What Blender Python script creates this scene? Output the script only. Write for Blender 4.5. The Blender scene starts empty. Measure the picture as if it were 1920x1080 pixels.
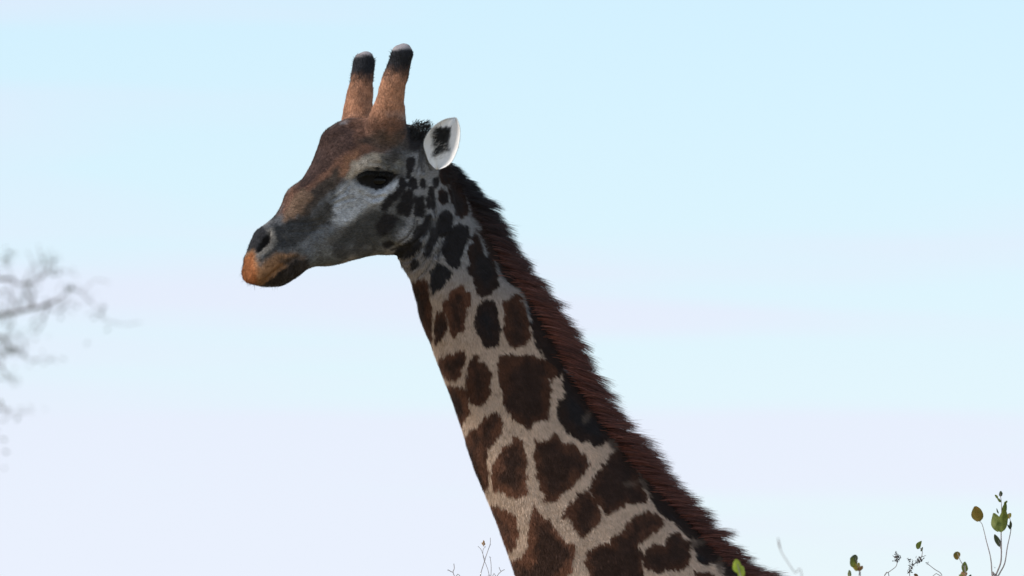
import bpy, bmesh, math, random
import numpy as np
from mathutils import Vector
from mathutils.bvhtree import BVHTree

scene = bpy.context.scene
rng = np.random.default_rng(7)
random.seed(7)

# ------------------------------------------------------------------ camera
S = 540.0                 # picture pixels (1920 wide) per metre at the giraffe
ZC = 4.05                 # height above ground of the picture centre, at the giraffe
CAM = np.array([0.0, -30.0, 1.9])
ELEV = math.atan2(ZC - CAM[2], 30.0)
DIST = math.hypot(ZC - CAM[2], 30.0)
cam_data = bpy.data.cameras.new('camera')
cam_data.sensor_width = 36.0
cam_data.lens = 36.0 * DIST / (1920 / S)
cam_data.clip_start = 0.5
cam_data.clip_end = 6000
cam_data.dof.use_dof = True
cam_data.dof.focus_distance = DIST - 0.15
cam_data.dof.aperture_fstop = 5.6
cam = bpy.data.objects.new('camera', cam_data)
scene.collection.objects.link(cam)
cam.location = CAM
cam.rotation_euler = (math.pi / 2 + ELEV, 0, 0)
scene.camera = cam

# ------------------------------------------------------------------ sky and sun
SUN_EL = math.radians(32)
SUN_AZ = math.atan2(-0.97, -0.13)        # from the left
world = bpy.data.worlds.new('World')
scene.world = world
world.use_nodes = True
nt = world.node_tree
nt.nodes.clear()
w_out = nt.nodes.new('ShaderNodeOutputWorld')
bg = nt.nodes.new('ShaderNodeBackground')
bg.inputs['Strength'].default_value = 0.15
sky = nt.nodes.new('ShaderNodeTexSky')
sky.sky_type = 'NISHITA'
sky.sun_disc = False
sky.sun_elevation = SUN_EL
sky.sun_rotation = SUN_AZ
sky.air_density = 1.0
sky.dust_density = 0.2
sky.ozone_density = 2.5
tc = nt.nodes.new('ShaderNodeTexCoord')
mp = nt.nodes.new('ShaderNodeMapping')
mp.inputs['Location'].default_value = (5.3, 1.7, 0.2)
mp.inputs['Scale'].default_value = (4.5, 4.5, 66.0)
nz = nt.nodes.new('ShaderNodeTexNoise')
nz.inputs['Scale'].default_value = 1.0
nz.inputs['Detail'].default_value = 5.0
nz.inputs['Roughness'].default_value = 0.45
nz.inputs['Distortion'].default_value = 0.3
cr = nt.nodes.new('ShaderNodeValToRGB')
cr.color_ramp.elements[0].position = 0.43
cr.color_ramp.elements[0].color = (0.0, 0.0, 0.0, 1)
cr.color_ramp.elements[1].position = 0.57
cr.color_ramp.elements[1].color = (1.0, 1.0, 1.0, 1)
# cloud cover thickens and whitens towards the horizon
sep = nt.nodes.new('ShaderNodeSeparateXYZ')
low = nt.nodes.new('ShaderNodeMapRange')
low.interpolation_type = 'SMOOTHSTEP'
low.inputs['From Min'].default_value = 0.105
low.inputs['From Max'].default_value = 0.035
tint = nt.nodes.new('ShaderNodeMix')
tint.data_type = 'RGBA'
tint.inputs[6].default_value = (4.75, 5.25, 6.15, 1)       # thin lilac veil
tint.inputs[7].default_value = (5.2, 5.55, 6.25, 1)     # white haze
cov = nt.nodes.new('ShaderNodeMath')
cov.operation = 'MULTIPLY_ADD'
cov.inputs[1].default_value = 0.5
cov.use_clamp = True
mix = nt.nodes.new('ShaderNodeMix')
mix.data_type = 'RGBA'
nt.links.new(tc.outputs['Generated'], mp.inputs['Vector'])
nt.links.new(tc.outputs['Generated'], sep.inputs[0])
nt.links.new(sep.outputs['Z'], low.inputs['Value'])
nt.links.new(mp.outputs['Vector'], nz.inputs['Vector'])
nt.links.new(nz.outputs['Fac'], cr.inputs['Fac'])
nt.links.new(low.outputs[0], cov.inputs[0])
nt.links.new(cr.outputs['Color'], cov.inputs[2])
nt.links.new(low.outputs[0], tint.inputs[0])
nt.links.new(cov.outputs[0], mix.inputs[0])
veil = nt.nodes.new('ShaderNodeMix')      # thin even high haze
veil.data_type = 'RGBA'
veil.inputs[0].default_value = 0.5
veil.inputs[7].default_value = (4.9, 6.3, 7.0, 1)
nt.links.new(sky.outputs['Color'], veil.inputs[6])
nt.links.new(veil.outputs[2], mix.inputs[6])
nt.links.new(tint.outputs[2], mix.inputs[7])
nt.links.new(mix.outputs[2], bg.inputs['Color'])
nt.links.new(bg.outputs['Background'], w_out.inputs['Surface'])

sun_data = bpy.data.lights.new('sun', 'SUN')
sun_data.energy = 3.5
sun_data.angle = math.radians(9)
sun_data.color = (1.0, 0.93, 0.84)
sun = bpy.data.objects.new('sun', sun_data)
scene.collection.objects.link(sun)
to_sun = Vector((math.sin(SUN_AZ) * math.cos(SUN_EL), math.cos(SUN_AZ) * math.cos(SUN_EL), math.sin(SUN_EL)))
sun.rotation_euler = to_sun.to_track_quat('Z', 'Y').to_euler()
sun.location = to_sun * 50

scene.view_settings.view_transform = 'Standard'
scene.view_settings.look = 'None'
scene.view_settings.exposure = 0.08
scene.view_settings.gamma = 1.0
scene.view_settings.use_curve_mapping = False

# ------------------------------------------------------------------ helpers
COL = scene.collection
SE, CE = math.sin(ELEV), math.cos(ELEV)


def pt(u, v, y=0.0):
    """a point of the giraffe's side view (picture pixels) at lateral position y"""
    return np.array([(u - 960) / S, y, ZC - (v - 540) / S])


def at(u, v, y):
    """a point seen at picture position u, v, standing y metres beyond the giraffe's plane"""
    dx, dz = (u - 960) / S, -(v - 540) / S
    d = np.array([dx, DIST * CE - dz * SE, DIST * SE + dz * CE])
    return CAM + d * ((y + 30.0) / d[1])


def side_view(P):
    """side-view pixel coordinates of points of the animal"""
    u = 960 + S * P[:, 0]
    v = 540 - S * ((P[:, 2] - ZC) * CE - P[:, 1] * SE)
    return u, v


def link(name, mesh, parent=None, mat=None):
    o = bpy.data.objects.new(name, mesh)
    COL.objects.link(o)
    if parent is not None:
        o.parent = parent
    if mat is not None and mesh is not None:
        mesh.materials.clear()
        mesh.materials.append(mat)
    return o


def thing(name, label, cat, loc=(0, 0, 0), group=None):
    o = bpy.data.objects.new(name, None)
    COL.objects.link(o)
    o.location = loc
    o['label'] = label
    o['category'] = cat
    if group:
        o['group'] = group
    return o


def mesh_np(name, V, F, smooth=True):
    me = bpy.data.meshes.new(name)
    V = np.asarray(V, np.float32)
    F = np.asarray(F, np.int32)
    k = F.shape[1]
    me.vertices.add(len(V))
    me.vertices.foreach_set('co', V.ravel())
    me.loops.add(F.size)
    me.loops.foreach_set('vertex_index', F.ravel())
    me.polygons.add(len(F))
    me.polygons.foreach_set('loop_start', np.arange(0, F.size, k, dtype=np.int32))
    me.polygons.foreach_set('use_smooth', np.full(len(F), smooth))
    me.update(calc_edges=True)
    return me


def set_color(me, C, name='coat'):
    a = me.color_attributes.new(name, 'FLOAT_COLOR', 'POINT')
    c4 = np.ones((len(C), 4), np.float32)
    c4[:, :3] = C
    a.data.foreach_set('color', c4.ravel())


def vnoise(P, freq, seed=0):
    """smooth value noise in -1..1"""
    Q = P * freq + seed * 17.37
    I = np.floor(Q).astype(np.int64)
    Fr = Q - I
    Fr = Fr * Fr * (3 - 2 * Fr)
    out = np.zeros(len(P))
    for dx in (0, 1):
        for dy in (0, 1):
            for dz in (0, 1):
                h = ((I[:, 0] + dx) * 374761393 + (I[:, 1] + dy) * 668265263 + (I[:, 2] + dz) * 2147483647 + seed * 974711) & 0xffffffff
                h = ((h ^ (h >> 13)) * 1274126177) & 0xffffffff
                h = (h ^ (h >> 16)) & 0xffff
                w = (Fr[:, 0] if dx else 1 - Fr[:, 0]) * (Fr[:, 1] if dy else 1 - Fr[:, 1]) * (Fr[:, 2] if dz else 1 - Fr[:, 2])
                out += w * (h / 32767.5 - 1)
    return out


def poly_sdf(u, v, poly, margin=60):
    """signed distance in pixels to a closed outline, negative inside; far points get +margin"""
    p = np.asarray(poly, float)
    d = np.full(len(u), float(margin))
    m = (u > p[:, 0].min() - margin) & (u < p[:, 0].max() + margin) & (v > p[:, 1].min() - margin) & (v < p[:, 1].max() + margin)
    if not m.any():
        return d
    x, y = u[m], v[m]
    best = np.full(len(x), 1e9)
    inside = np.zeros(len(x), bool)
    n = len(p)
    for i in range(n):
        ax, ay = p[i]
        bx, by = p[(i + 1) % n]
        ex, ey = bx - ax, by - ay
        t = np.clip(((x - ax) * ex + (y - ay) * ey) / (ex * ex + ey * ey + 1e-9), 0, 1)
        best = np.minimum(best, (x - ax - t * ex) ** 2 + (y - ay - t * ey) ** 2)
        c = (ay > y) != (by > y)
        if ey != 0:
            inside ^= c & (x < ax + (y - ay) / ey * ex)
    d[m] = np.sqrt(best) * np.where(inside, -1, 1)
    return d


def line_dist(u, v, line, margin=60):
    p = np.asarray(line, float)
    d = np.full(len(u), float(margin))
    m = (u > p[:, 0].min() - margin) & (u < p[:, 0].max() + margin) & (v > p[:, 1].min() - margin) & (v < p[:, 1].max() + margin)
    x, y = u[m], v[m]
    best = np.full(len(x), 1e9)
    for (ax, ay), (bx, by) in zip(p[:-1], p[1:]):
        ex, ey = bx - ax, by - ay
        t = np.clip(((x - ax) * ex + (y - ay) * ey) / (ex * ex + ey * ey + 1e-9), 0, 1)
        best = np.minimum(best, (x - ax - t * ex) ** 2 + (y - ay - t * ey) ** 2)
    d[m] = np.sqrt(best)
    return d


def sstep(a, b, x):
    t = np.clip((x - a) / (b - a), 0, 1)
    return t * t * (3 - 2 * t)


def spline(rows, n):
    """Catmull-Rom through rows of numbers"""
    R = np.asarray(rows, float)
    R = np.vstack([2 * R[0] - R[1], R, 2 * R[-1] - R[-2]])
    out = []
    for k in np.linspace(0, len(R) - 3 - 1e-6, n):
        i = int(k)
        t = k - i
        a, b, c, d = R[i:i + 4]
        out.append(0.5 * ((2 * b) + (c - a) * t + (2 * a - 5 * b + 4 * c - d) * t * t + (3 * b - a - 3 * c + d) * t ** 3))
    return np.array(out)


def nodes_mat(name):
    m = bpy.data.materials.new(name)
    m.use_nodes = True
    return m, m.node_tree.nodes, m.node_tree.links, m.node_tree.nodes['Principled BSDF']


# ------------------------------------------------------------------ materials
def coat_material(name, attr='coat', rough=0.7, translucent=0.0, bump=0.0, spec=0.25):
    m, N, L, b = nodes_mat(name)
    a = N.new('ShaderNodeAttribute')
    a.attribute_name = attr
    L.new(a.outputs['Color'], b.inputs['Base Color'])
    b.inputs['Roughness'].default_value = rough
    b.inputs['Specular IOR Level'].default_value = spec
    if bump:
        t = N.new('ShaderNodeTexCoord')
        n = N.new('ShaderNodeTexNoise')
        n.inputs['Scale'].default_value = 260
        n.inputs['Detail'].default_value = 3
        bp = N.new('ShaderNodeBump')
        bp.inputs['Strength'].default_value = bump
        bp.inputs['Distance'].default_value = 0.004
        L.new(t.outputs['Object'], n.inputs['Vector'])
        L.new(n.outputs['Fac'], bp.inputs['Height'])
        L.new(bp.outputs['Normal'], b.inputs['Normal'])
    if translucent:
        tr = N.new('ShaderNodeBsdfTranslucent')
        L.new(a.outputs['Color'], tr.inputs['Color'])
        mx = N.new('ShaderNodeMixShader')
        mx.inputs[0].default_value = translucent
        L.new(b.outputs[0], mx.inputs[1])
        L.new(tr.outputs[0], mx.inputs[2])
        L.new(mx.outputs[0], N['Material Output'].inputs['Surface'])
    return m


M_COAT = coat_material('coat', bump=0.5, spec=0.15, rough=0.8)
M_HAIR = coat_material('mane_hair', translucent=0.35, rough=0.45, spec=0.4)
M_EAR = coat_material('ear_skin', bump=0.5, spec=0.15, rough=0.8, translucent=0.2)
M_EYE, _N, _L, _b = nodes_mat('eye')
_n = _N.new('ShaderNodeTexNoise')
_n.inputs['Scale'].default_value = 30
_r = _N.new('ShaderNodeValToRGB')
_r.color_ramp.elements[0].color = (0.003, 0.003, 0.003, 1)
_r.color_ramp.elements[1].color = (0.006, 0.005, 0.004, 1)
_L.new(_n.outputs['Fac'], _r.inputs['Fac'])
_L.new(_r.outputs['Color'], _b.inputs['Base Color'])
_b.inputs['Roughness'].default_value = 0.1
_b.inputs['Specular IOR Level'].default_value = 0.15


def plain_material(name, c0, c1, scale, rough=0.8, translucent=0.0, detail=4):
    m, N, L, b = nodes_mat(name)
    t = N.new('ShaderNodeTexCoord')
    oi = N.new('ShaderNodeObjectInfo')
    ad = N.new('ShaderNodeVectorMath')
    ad.operation = 'ADD'
    n = N.new('ShaderNodeTexNoise')
    n.inputs['Scale'].default_value = scale
    n.inputs['Detail'].default_value = detail
    r = N.new('ShaderNodeValToRGB')
    r.color_ramp.elements[0].position = 0.32
    r.color_ramp.elements[1].position = 0.68
    r.color_ramp.elements[0].color = (*c0, 1)
    r.color_ramp.elements[1].color = (*c1, 1)
    L.new(t.outputs['Object'], ad.inputs[0])
    L.new(oi.outputs['Random'], ad.inputs[1])
    L.new(ad.outputs[0], n.inputs['Vector'])
    L.new(n.outputs['Fac'], r.inputs['Fac'])
    L.new(r.outputs['Color'], b.inputs['Base Color'])
    b.inputs['Roughness'].default_value = rough
    b.inputs['Specular IOR Level'].default_value = 0.3
    if translucent:
        tr = N.new('ShaderNodeBsdfTranslucent')
        L.new(r.outputs['Color'], tr.inputs['Color'])
        mx = N.new('ShaderNodeMixShader')
        mx.inputs[0].default_value = translucent
        L.new(b.outputs[0], mx.inputs[1])
        L.new(tr.outputs[0], mx.inputs[2])
        L.new(mx.outputs[0], N['Material Output'].inputs['Surface'])
    return m


M_GROUND = plain_material('savanna_ground', (0.27, 0.20, 0.11), (0.45, 0.36, 0.21), 0.35, 0.95, detail=10)
M_BARK = plain_material('grey_bark', (0.09, 0.075, 0.065), (0.20, 0.17, 0.15), 30)
M_TWIG = plain_material('pale_twig', (0.20, 0.17, 0.17), (0.33, 0.29, 0.29), 60)
M_SEED = plain_material('dark_seed_head', (0.035, 0.032, 0.035), (0.09, 0.08, 0.08), 120)
M_LEAF = {
    'green': plain_material('green_leaf', (0.085, 0.12, 0.02), (0.19, 0.22, 0.045), 45, 0.55, 0.4),
    'olive': plain_material('olive_leaf', (0.12, 0.11, 0.02), (0.24, 0.15, 0.035), 55, 0.55, 0.4),
    'yellow': plain_material('yellow_leaf', (0.27, 0.25, 0.05), (0.42, 0.34, 0.07), 50, 0.55, 0.4),
    'dark': plain_material('dark_leaf', (0.035, 0.05, 0.025), (0.08, 0.10, 0.05), 50, 0.55, 0.3),
    'brown': plain_material('dry_brown_leaf', (0.16, 0.08, 0.03), (0.32, 0.20, 0.09), 60, 0.7, 0.3),
    'bright': plain_material('bright_leaf', (0.24, 0.34, 0.03), (0.36, 0.42, 0.06), 40, 0.55, 0.4),
}

# ------------------------------------------------------------------ ground
bm = bmesh.new()
bmesh.ops.create_grid(bm, x_segments=40, y_segments=40, size=2500)
for vtx in bm.verts:
    r = math.hypot(vtx.co.x, vtx.co.y)
    vtx.co.z = -0.004 if r < 150 else -0.004 - 0.6 * (1 - math.exp(-(r - 150) / 600)) + 0.3 * math.sin(vtx.co.x * 0.01)
    if r < 150:
        vtx.co.z = -0.004
me = bpy.data.meshes.new('ground')
bm.to_mesh(me)
bm.free()
ground = link('ground', me, None, M_GROUND)
ground['kind'] = 'structure'
ground['label'] = 'dry savanna ground under the giraffe'

# ------------------------------------------------------------------ giraffe: volumes
YAW = math.radians(26)
CY, SY = math.cos(YAW), math.sin(YAW)
HX = (775 - 960) / S                     # the head turns about a vertical axis at the nape


def head_to_world(Q):
    """head frame: x along the picture, y = towards the near side, z up"""
    Q = np.asarray(Q, float)
    return np.stack([HX + Q[..., 0] * CY + Q[..., 1] * SY, -Q[..., 1] * CY + Q[..., 0] * SY, Q[..., 2]], -1)


def world_to_head(P):
    x, y = P[..., 0] - HX, P[..., 1]
    return np.stack([x * CY + y * SY, x * SY - y * CY, P[..., 2]], -1)


def hpt(u, v, lat=0.0):
    """head-frame point of the mid-plane seen at pixel u, v; lat in pixels towards the near side"""
    return np.array([(u - 775) / S / CY, lat / S, ZC - (v - 540) / S])


parts_V, parts_F = [], []


def add_loft(rings):
    """rings: (n, k, 3) closed tube with capped ends"""
    n, k, _ = rings.shape
    V = rings.reshape(-1, 3)
    F = []
    for i in range(n - 1):
        for j in range(k):
            a, b = i * k + j, i * k + (j + 1) % k
            F.append((a, b, b + k, a + k))
    c0, c1 = len(V), len(V) + 1
    V = np.vstack([V, rings[0].mean(0), rings[-1].mean(0)])
    for j in range(k):
        F.append((c0, (j + 1) % k, j, j))
        F.append((c1, (n - 1) * k + j, (n - 1) * k + (j + 1) % k, (n - 1) * k + (j + 1) % k))
    off = sum(len(x) for x in parts_V)
    parts_V.append(V)
    parts_F.extend([tuple(dict.fromkeys(x + off for x in f)) for f in F])


def profile_loft(rows, n, head=False, k=40):
    """rows: top u, v, bottom u, v, half width, taper (+ wider at top), squareness"""
    R = spline(rows, n)
    t = np.linspace(0, 2 * math.pi, k, endpoint=False)
    rings = []
    for tu, tv, bu, bv, w, tp, sq in R:
        w = max(w, 1)
        c, s = np.cos(t), np.sin(t)
        cc = np.sign(c) * np.abs(c) ** sq
        ss = np.sign(s) * np.abs(s) ** sq
        u = (tu + bu) / 2 + cc * (tu - bu) / 2
        v = (tv + bv) / 2 + cc * (tv - bv) / 2
        lat = w * ss * (1 + tp * c)
        if head:
            q = np.stack([(u - 775) / S / CY, lat / S, ZC - (v - 540) / S], -1)
            rings.append(head_to_world(q))
        else:
            rings.append(np.stack([(u - 960) / S, -lat / S, ZC - (v - 540) / S], -1))
    add_loft(np.array(rings))


def ball_chain(rows, n, head=True, k=22):
    """rows: u, v, lat, radius along the picture, radius lateral : a tube across the chain's own direction"""
    R = spline(rows, n)
    P = np.array([hpt(r[0], r[1], r[2]) for r in R]) if head else np.array([[(r[0] - 960) / S, -r[2] / S, ZC - (r[1] - 540) / S] for r in R])
    rings = []
    for i in range(n):
        d = P[min(i + 1, n - 1)] - P[max(i - 1, 0)]
        d /= np.linalg.norm(d) + 1e-9
        a = np.array([0, 1.0, 0]) - d * d[1]
        a /= np.linalg.norm(a) + 1e-9
        b = np.cross(d, a)
        t = np.linspace(0, 2 * math.pi, k, endpoint=False)
        rings.append(P[i] + (np.cos(t)[:, None] * b * R[i, 3] + np.sin(t)[:, None] * a * R[i, 4]) / S)
    rings = np.array(rings)
    add_loft(head_to_world(rings) if head else rings)


# skull, muzzle and jaw
HEAD = [
    (471, 504, 472, 530, 14, 0.0, 0.9),
    (472, 492, 475, 539, 28, -0.05, 0.85),
    (478, 466, 490, 545, 38, -0.12, 0.82),
    (490, 442, 527, 546, 43, -0.08, 0.84),
    (505, 428, 556, 528, 42, -0.03, 0.87),
    (527, 405, 584, 509, 41, 0.05, 0.9),
    (548, 364, 627, 503, 45, 0.12, 0.92),
    (578, 335, 670, 490, 55, 0.18, 0.92),
    (600, 295, 709, 480, 65, 0.24, 0.9),
    (618, 256, 742, 478, 72, 0.28, 0.9),
    (665, 238, 772, 462, 74, 0.25, 0.9),
    (720, 228, 800, 425, 70, 0.18, 0.92),
    (772, 238, 820, 385, 56, 0.1, 0.95),
    (800, 262, 826, 350, 34, 0.0, 1.0),
]
profile_loft(HEAD, 70, head=True)
# horns
for sgn in (1, -1):
    ball_chain([(708, 300, 22 * sgn, 30, 26), (703, 262, 46 * sgn, 42, 38), (700, 236, 60 * sgn, 37, 33), (701, 210, 68 * sgn, 31, 29), (704, 185, 73 * sgn, 26, 25),
                (709, 155, 77 * sgn, 23.5, 22), (714, 128, 80 * sgn, 21.5, 21), (718, 110, 82 * sgn, 22, 21.5), (719, 101, 82.5 * sgn, 20, 19.5), (720, 94, 83 * sgn, 15, 15), (720, 90, 83 * sgn, 9, 9), (720, 88, 83 * sgn, 3, 3)], 48)
    # brow ridge over the eye
    ball_chain([(664, 318, 58 * sgn, 10, 8), (680, 304, 66 * sgn, 20, 14), (704, 300, 68 * sgn, 22, 15), (728, 306, 62 * sgn, 18, 13), (742, 318, 54 * sgn, 8, 8)], 18)
    # cheek muscle
    ball_chain([(690, 400, 38 * sgn, 18, 10), (716, 412, 42 * sgn, 40, 16), (742, 420, 40 * sgn, 44, 17), (766, 412, 36 * sgn, 24, 12)], 16)
# forehead boss
ball_chain([(612, 300, 0, 12, 18), (626, 274, 0, 24, 34), (645, 256, 0, 26, 38), (672, 246, 0, 22, 36), (700, 240, 0, 16, 30)], 20)
# neck
NECK = [
    (790, 290, 728, 420, 44, 0.0, 1.0),
    (838, 300, 742, 470, 50, 0.0, 1.0),
    (866, 338, 752, 495, 53, -0.05, 1.0),
    (903, 398, 773, 532, 58, -0.08, 0.98),
    (944, 478, 789, 588, 64, -0.10, 0.96),
    (988, 548, 808, 641, 71, -0.12, 0.95),
    (1036, 622, 829, 705, 80, -0.14, 0.94),
    (1096, 737, 864, 800, 92, -0.15, 0.92),
    (1152, 817, 890, 881, 102, -0.15, 0.92),
    (1222, 907, 927, 968, 114, -0.15, 0.92),
    (1306, 997, 968, 1080, 126, -0.15, 0.92),
    (1382, 1072, 1020, 1230, 142, -0.12, 0.94),
    (1490, 1140, 1090, 1400, 160, -0.1, 0.95),
    (1600, 1200, 1200, 1480, 120, -0.1, 1.0),
]
profile_loft(NECK, 60, k=52)
# trunk
profile_loft([
    (1150, 1300, 1110, 1430, 60, 0, 0.95), (1180, 1230, 1150, 1540, 110, 0, 0.92), (1290, 1130, 1260, 1640, 150, 0, 0.9),
    (1450, 1130, 1420, 1690, 172, -0.05, 0.9), (1570, 1150, 1560, 1700, 186, -0.08, 0.88), (1700, 1185, 1700, 1690, 188, -0.05, 0.88),
    (1850, 1235, 1850, 1650, 178, 0, 0.9), (1980, 1300, 1975, 1590, 140, 0, 0.95), (2050, 1390, 2045, 1510, 60, 0, 1)], 46, k=48)
for sgn in (1, -1):
    ball_chain([(1300, 1400, 95 * sgn, 110, 60), (1290, 1560, 85 * sgn, 85, 66), (1276, 1750, 80 * sgn, 55, 44), (1270, 1950, 74 * sgn, 38, 33),
                (1266, 2110, 70 * sgn, 37, 34), (1270, 2200, 69 * sgn, 28, 26), (1271, 2430, 67 * sgn, 24, 22), (1268, 2560, 66 * sgn, 30, 28),
                (1262, 2640, 66 * sgn, 32, 30), (1252, 2700, 66 * sgn, 44, 38), (1250, 2724, 66 * sgn, 47, 41)], 60, head=False)
    ball_chain([(1890, 1340, 90 * sgn, 120, 60), (1895, 1520, 95 * sgn, 122, 76), (1905, 1700, 88 * sgn, 82, 54), (1935, 1900, 80 * sgn, 50, 38),
                (1968, 2070, 74 * sgn, 42, 32), (1960, 2180, 71 * sgn, 31, 27), (1944, 2430, 68 * sgn, 25, 22), (1940, 2560, 67 * sgn, 30, 28),
                (1932, 2640, 66 * sgn, 32, 30), (1920, 2700, 66 * sgn, 44, 38), (1918, 2724, 66 * sgn, 47, 41)], 60, head=False)
ball_chain([(2010, 1340, 0, 20, 20), (2060, 1400, 0, 16, 16), (2090, 1560, 0, 11, 11), (2098, 1780, 0, 9, 9)], 30, head=False)

tmp = bpy.data.meshes.new('volumes')
tmp.from_pydata([tuple(x) for x in np.vstack(parts_V)], [], parts_F)
tmp_o = bpy.data.objects.new('volumes', tmp)
COL.objects.link(tmp_o)
rm = tmp_o.modifiers.new('remesh', 'REMESH')
rm.mode = 'VOXEL'
rm.voxel_size = 0.0062
dg = bpy.context.evaluated_depsgraph_get()
fused = bpy.data.meshes.new_from_object(tmp_o.evaluated_get(dg))
bpy.data.objects.remove(tmp_o)
nv = len(fused.vertices)
V = np.empty(nv * 3, np.float32)
fused.vertices.foreach_get('co', V)
V = V.reshape(-1, 3).astype(float)
ne = len(fused.edges)
E = np.empty(ne * 2, np.int32)
fused.edges.foreach_get('vertices', E)
E = E.reshape(-1, 2)
fused.calc_loop_triangles()
T = np.empty(len(fused.loop_triangles) * 3, np.int32)
fused.loop_triangles.foreach_get('vertices', T)
T = T.reshape(-1, 3)
deg = np.bincount(E.ravel(), minlength=nv).astype(float)


def smooth(V, it, lam=0.5, wgt=None):
    for _ in range(it):
        D = np.empty_like(V)
        for c in range(3):
            D[:, c] = (np.bincount(E[:, 0], V[E[:, 1], c], nv) + np.bincount(E[:, 1], V[E[:, 0], c], nv)) / deg - V[:, c]
        V = V + D * (lam if wgt is None else lam * wgt[:, None])
    return V


def vnormals(V, T):
    n = np.cross(V[T[:, 1]] - V[T[:, 0]], V[T[:, 2]] - V[T[:, 0]])
    out = np.zeros_like(V)
    for c in range(3):
        for k in range(3):
            out[:, c] += np.bincount(T[:, k], n[:, c], len(V))
    return out / (np.linalg.norm(out, axis=1)[:, None] + 1e-12)


V = smooth(V, 14)
print('giraffe verts', nv, 'z', V[:, 2].min(), V[:, 2].max())

HEADZONE = [(440, 560), (440, 430), (560, 300), (600, 220), (650, 60), (790, 60), (800, 220), (840, 280), (828, 350), (800, 430), (745, 490), (600, 520), (540, 560)]


def to_near(P, Nn=None):
    """mirror points of the far side onto the near side of head or neck"""
    P = P.copy()
    u, v = side_view(P)
    head = poly_sdf(u, v, HEADZONE, 30) < 0
    q = world_to_head(P)
    far_h = head & (q[:, 1] < 0)
    q[:, 1] = np.abs(q[:, 1])
    P2 = head_to_world(q)
    P[far_h] = P2[far_h]
    far_n = (~head) & (P[:, 1] > 0)
    P[far_n, 1] *= -1
    if Nn is None:
        return P, head
    Nn = Nn.copy()
    nq = np.stack([Nn[:, 0] * CY + Nn[:, 1] * SY, -(Nn[:, 0] * SY - Nn[:, 1] * CY), Nn[:, 2]], -1)
    n2 = np.stack([nq[:, 0] * CY + nq[:, 1] * SY, -nq[:, 1] * CY + nq[:, 0] * SY, nq[:, 2]], -1)
    Nn[far_h] = n2[far_h]
    Nn[far_n, 1] *= -1
    return P, head, Nn


def crop(ox, oy, s, pts):
    return [(ox + x / s, oy + y / s) for x, y in pts]


H = lambda *p: crop(440, 60, 2.16, p)
C2 = lambda *p: crop(600, 70, 4.153, p)
C3 = lambda *p: crop(440, 300, 4.153, p)
Z1 = lambda *p: crop(700, 280, 5.4, p)
Z4 = lambda *p: crop(780, 620, 4.909, p)
Z6 = lambda *p: crop(840, 780, 3.6, p)
Z7 = lambda *p: crop(1080, 780, 3.6, p)
ZE = lambda *p: crop(640, 280, 9.0, p)

EYE = ZE((250, 490), (330, 430), (450, 370), (580, 385), (740, 390), (880, 420), (960, 420), (890, 520), (800, 610), (700, 680), (600, 700), (480, 660), (390, 640), (300, 600))
NOSTRIL = C3((292, 572), (300, 610), (288, 650), (250, 690), (205, 730), (190, 715), (205, 660), (240, 610))
MOUTH = C3((195, 985), (290, 905), (380, 830), (450, 785), (500, 755))
WRINKLES = [
    Z1((470, 0), (465, 120), (440, 240)), Z1((510, 0), (500, 110), (505, 230)), Z1((535, 40), (545, 140), (575, 210)), Z1((490, 40), (480, 140), (490, 240)),
    Z1((410, 700), (400, 800), (340, 890), (250, 950)), Z1((440, 730), (430, 830), (380, 910), (290, 980), (180, 1020)),
    Z1((575, 700), (560, 800), (480, 890), (400, 960)), Z1((600, 700), (590, 820), (560, 900), (520, 1000)), Z1((625, 650), (620, 780), (600, 900), (560, 1040)),
    Z1((645, 700), (640, 850), (610, 960), (570, 1070)), Z1((700, 860), (660, 960), (620, 1080)), Z1((740, 850), (700, 950), (650, 1080)),
    Z1((610, 420), (625, 560), (620, 640)), Z1((760, 240), (790, 400), (830, 600), (860, 660)),
    crop(740, 440, 5.4, [(60, 270), (150, 260), (240, 190), (300, 90)]), crop(740, 440, 5.4, [(85, 325), (170, 310), (260, 240), (340, 120)]),
    crop(740, 440, 5.4, [(110, 360), (190, 345), (290, 270), (380, 140)]), crop(740, 440, 5.4, [(240, 420), (330, 340), (420, 160)]), crop(740, 440, 5.4, [(380, 380), (430, 260), (470, 120)]),
    C3((430, 500), (560, 495), (680, 470)), C3((440, 530), (580, 530), (700, 500)), C3((450, 565), (580, 565), (680, 540)),
    C3((760, 320), (850, 270), (900, 200)), C3((780, 350), (850, 320), (930, 300)), C3((330, 560), (420, 640), (430, 740)),
    ZE((440, 810), (560, 820), (680, 795)), ZE((480, 860), (600, 840), (720, 800)), ZE((480, 250), (640, 250), (800, 330)),
]
BULGES = [
    (ZE((330, 360), (450, 300), (600, 290), (760, 320), (900, 370)), 9, 5.0),      # upper lid
    (ZE((330, 660), (480, 730), (620, 760), (760, 700), (900, 590)), 8, 3.5),      # lower lid
    (C3((320, 560), (330, 620), (300, 690), (230, 760)), 6, 5.0),                  # nostril rim
    (C3((150, 640), (190, 590), (260, 550)), 6, 3.0),
    (H((560, 690), (490, 740), (420, 800), (340, 850)), 13, 6.0),                  # cheek crest
    (H((640, 650), (560, 690)), 10, 4.0),
    (C3((110, 900), (220, 870), (320, 800), (400, 730)), 16, 6.0),                 # upper lip
    (H((700, 640), (720, 760), (680, 850), (620, 890)), 12, 5.0),                  # jaw corner
    (Z1((430, 240), (420, 420), (430, 600), (400, 760)), 8, 3.0),
    (C3((560, 760), (700, 720), (850, 700)), 14, 3.5),
    (C3((480, 240), (560, 330), (640, 420)), 16, 3.0),
]


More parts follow.
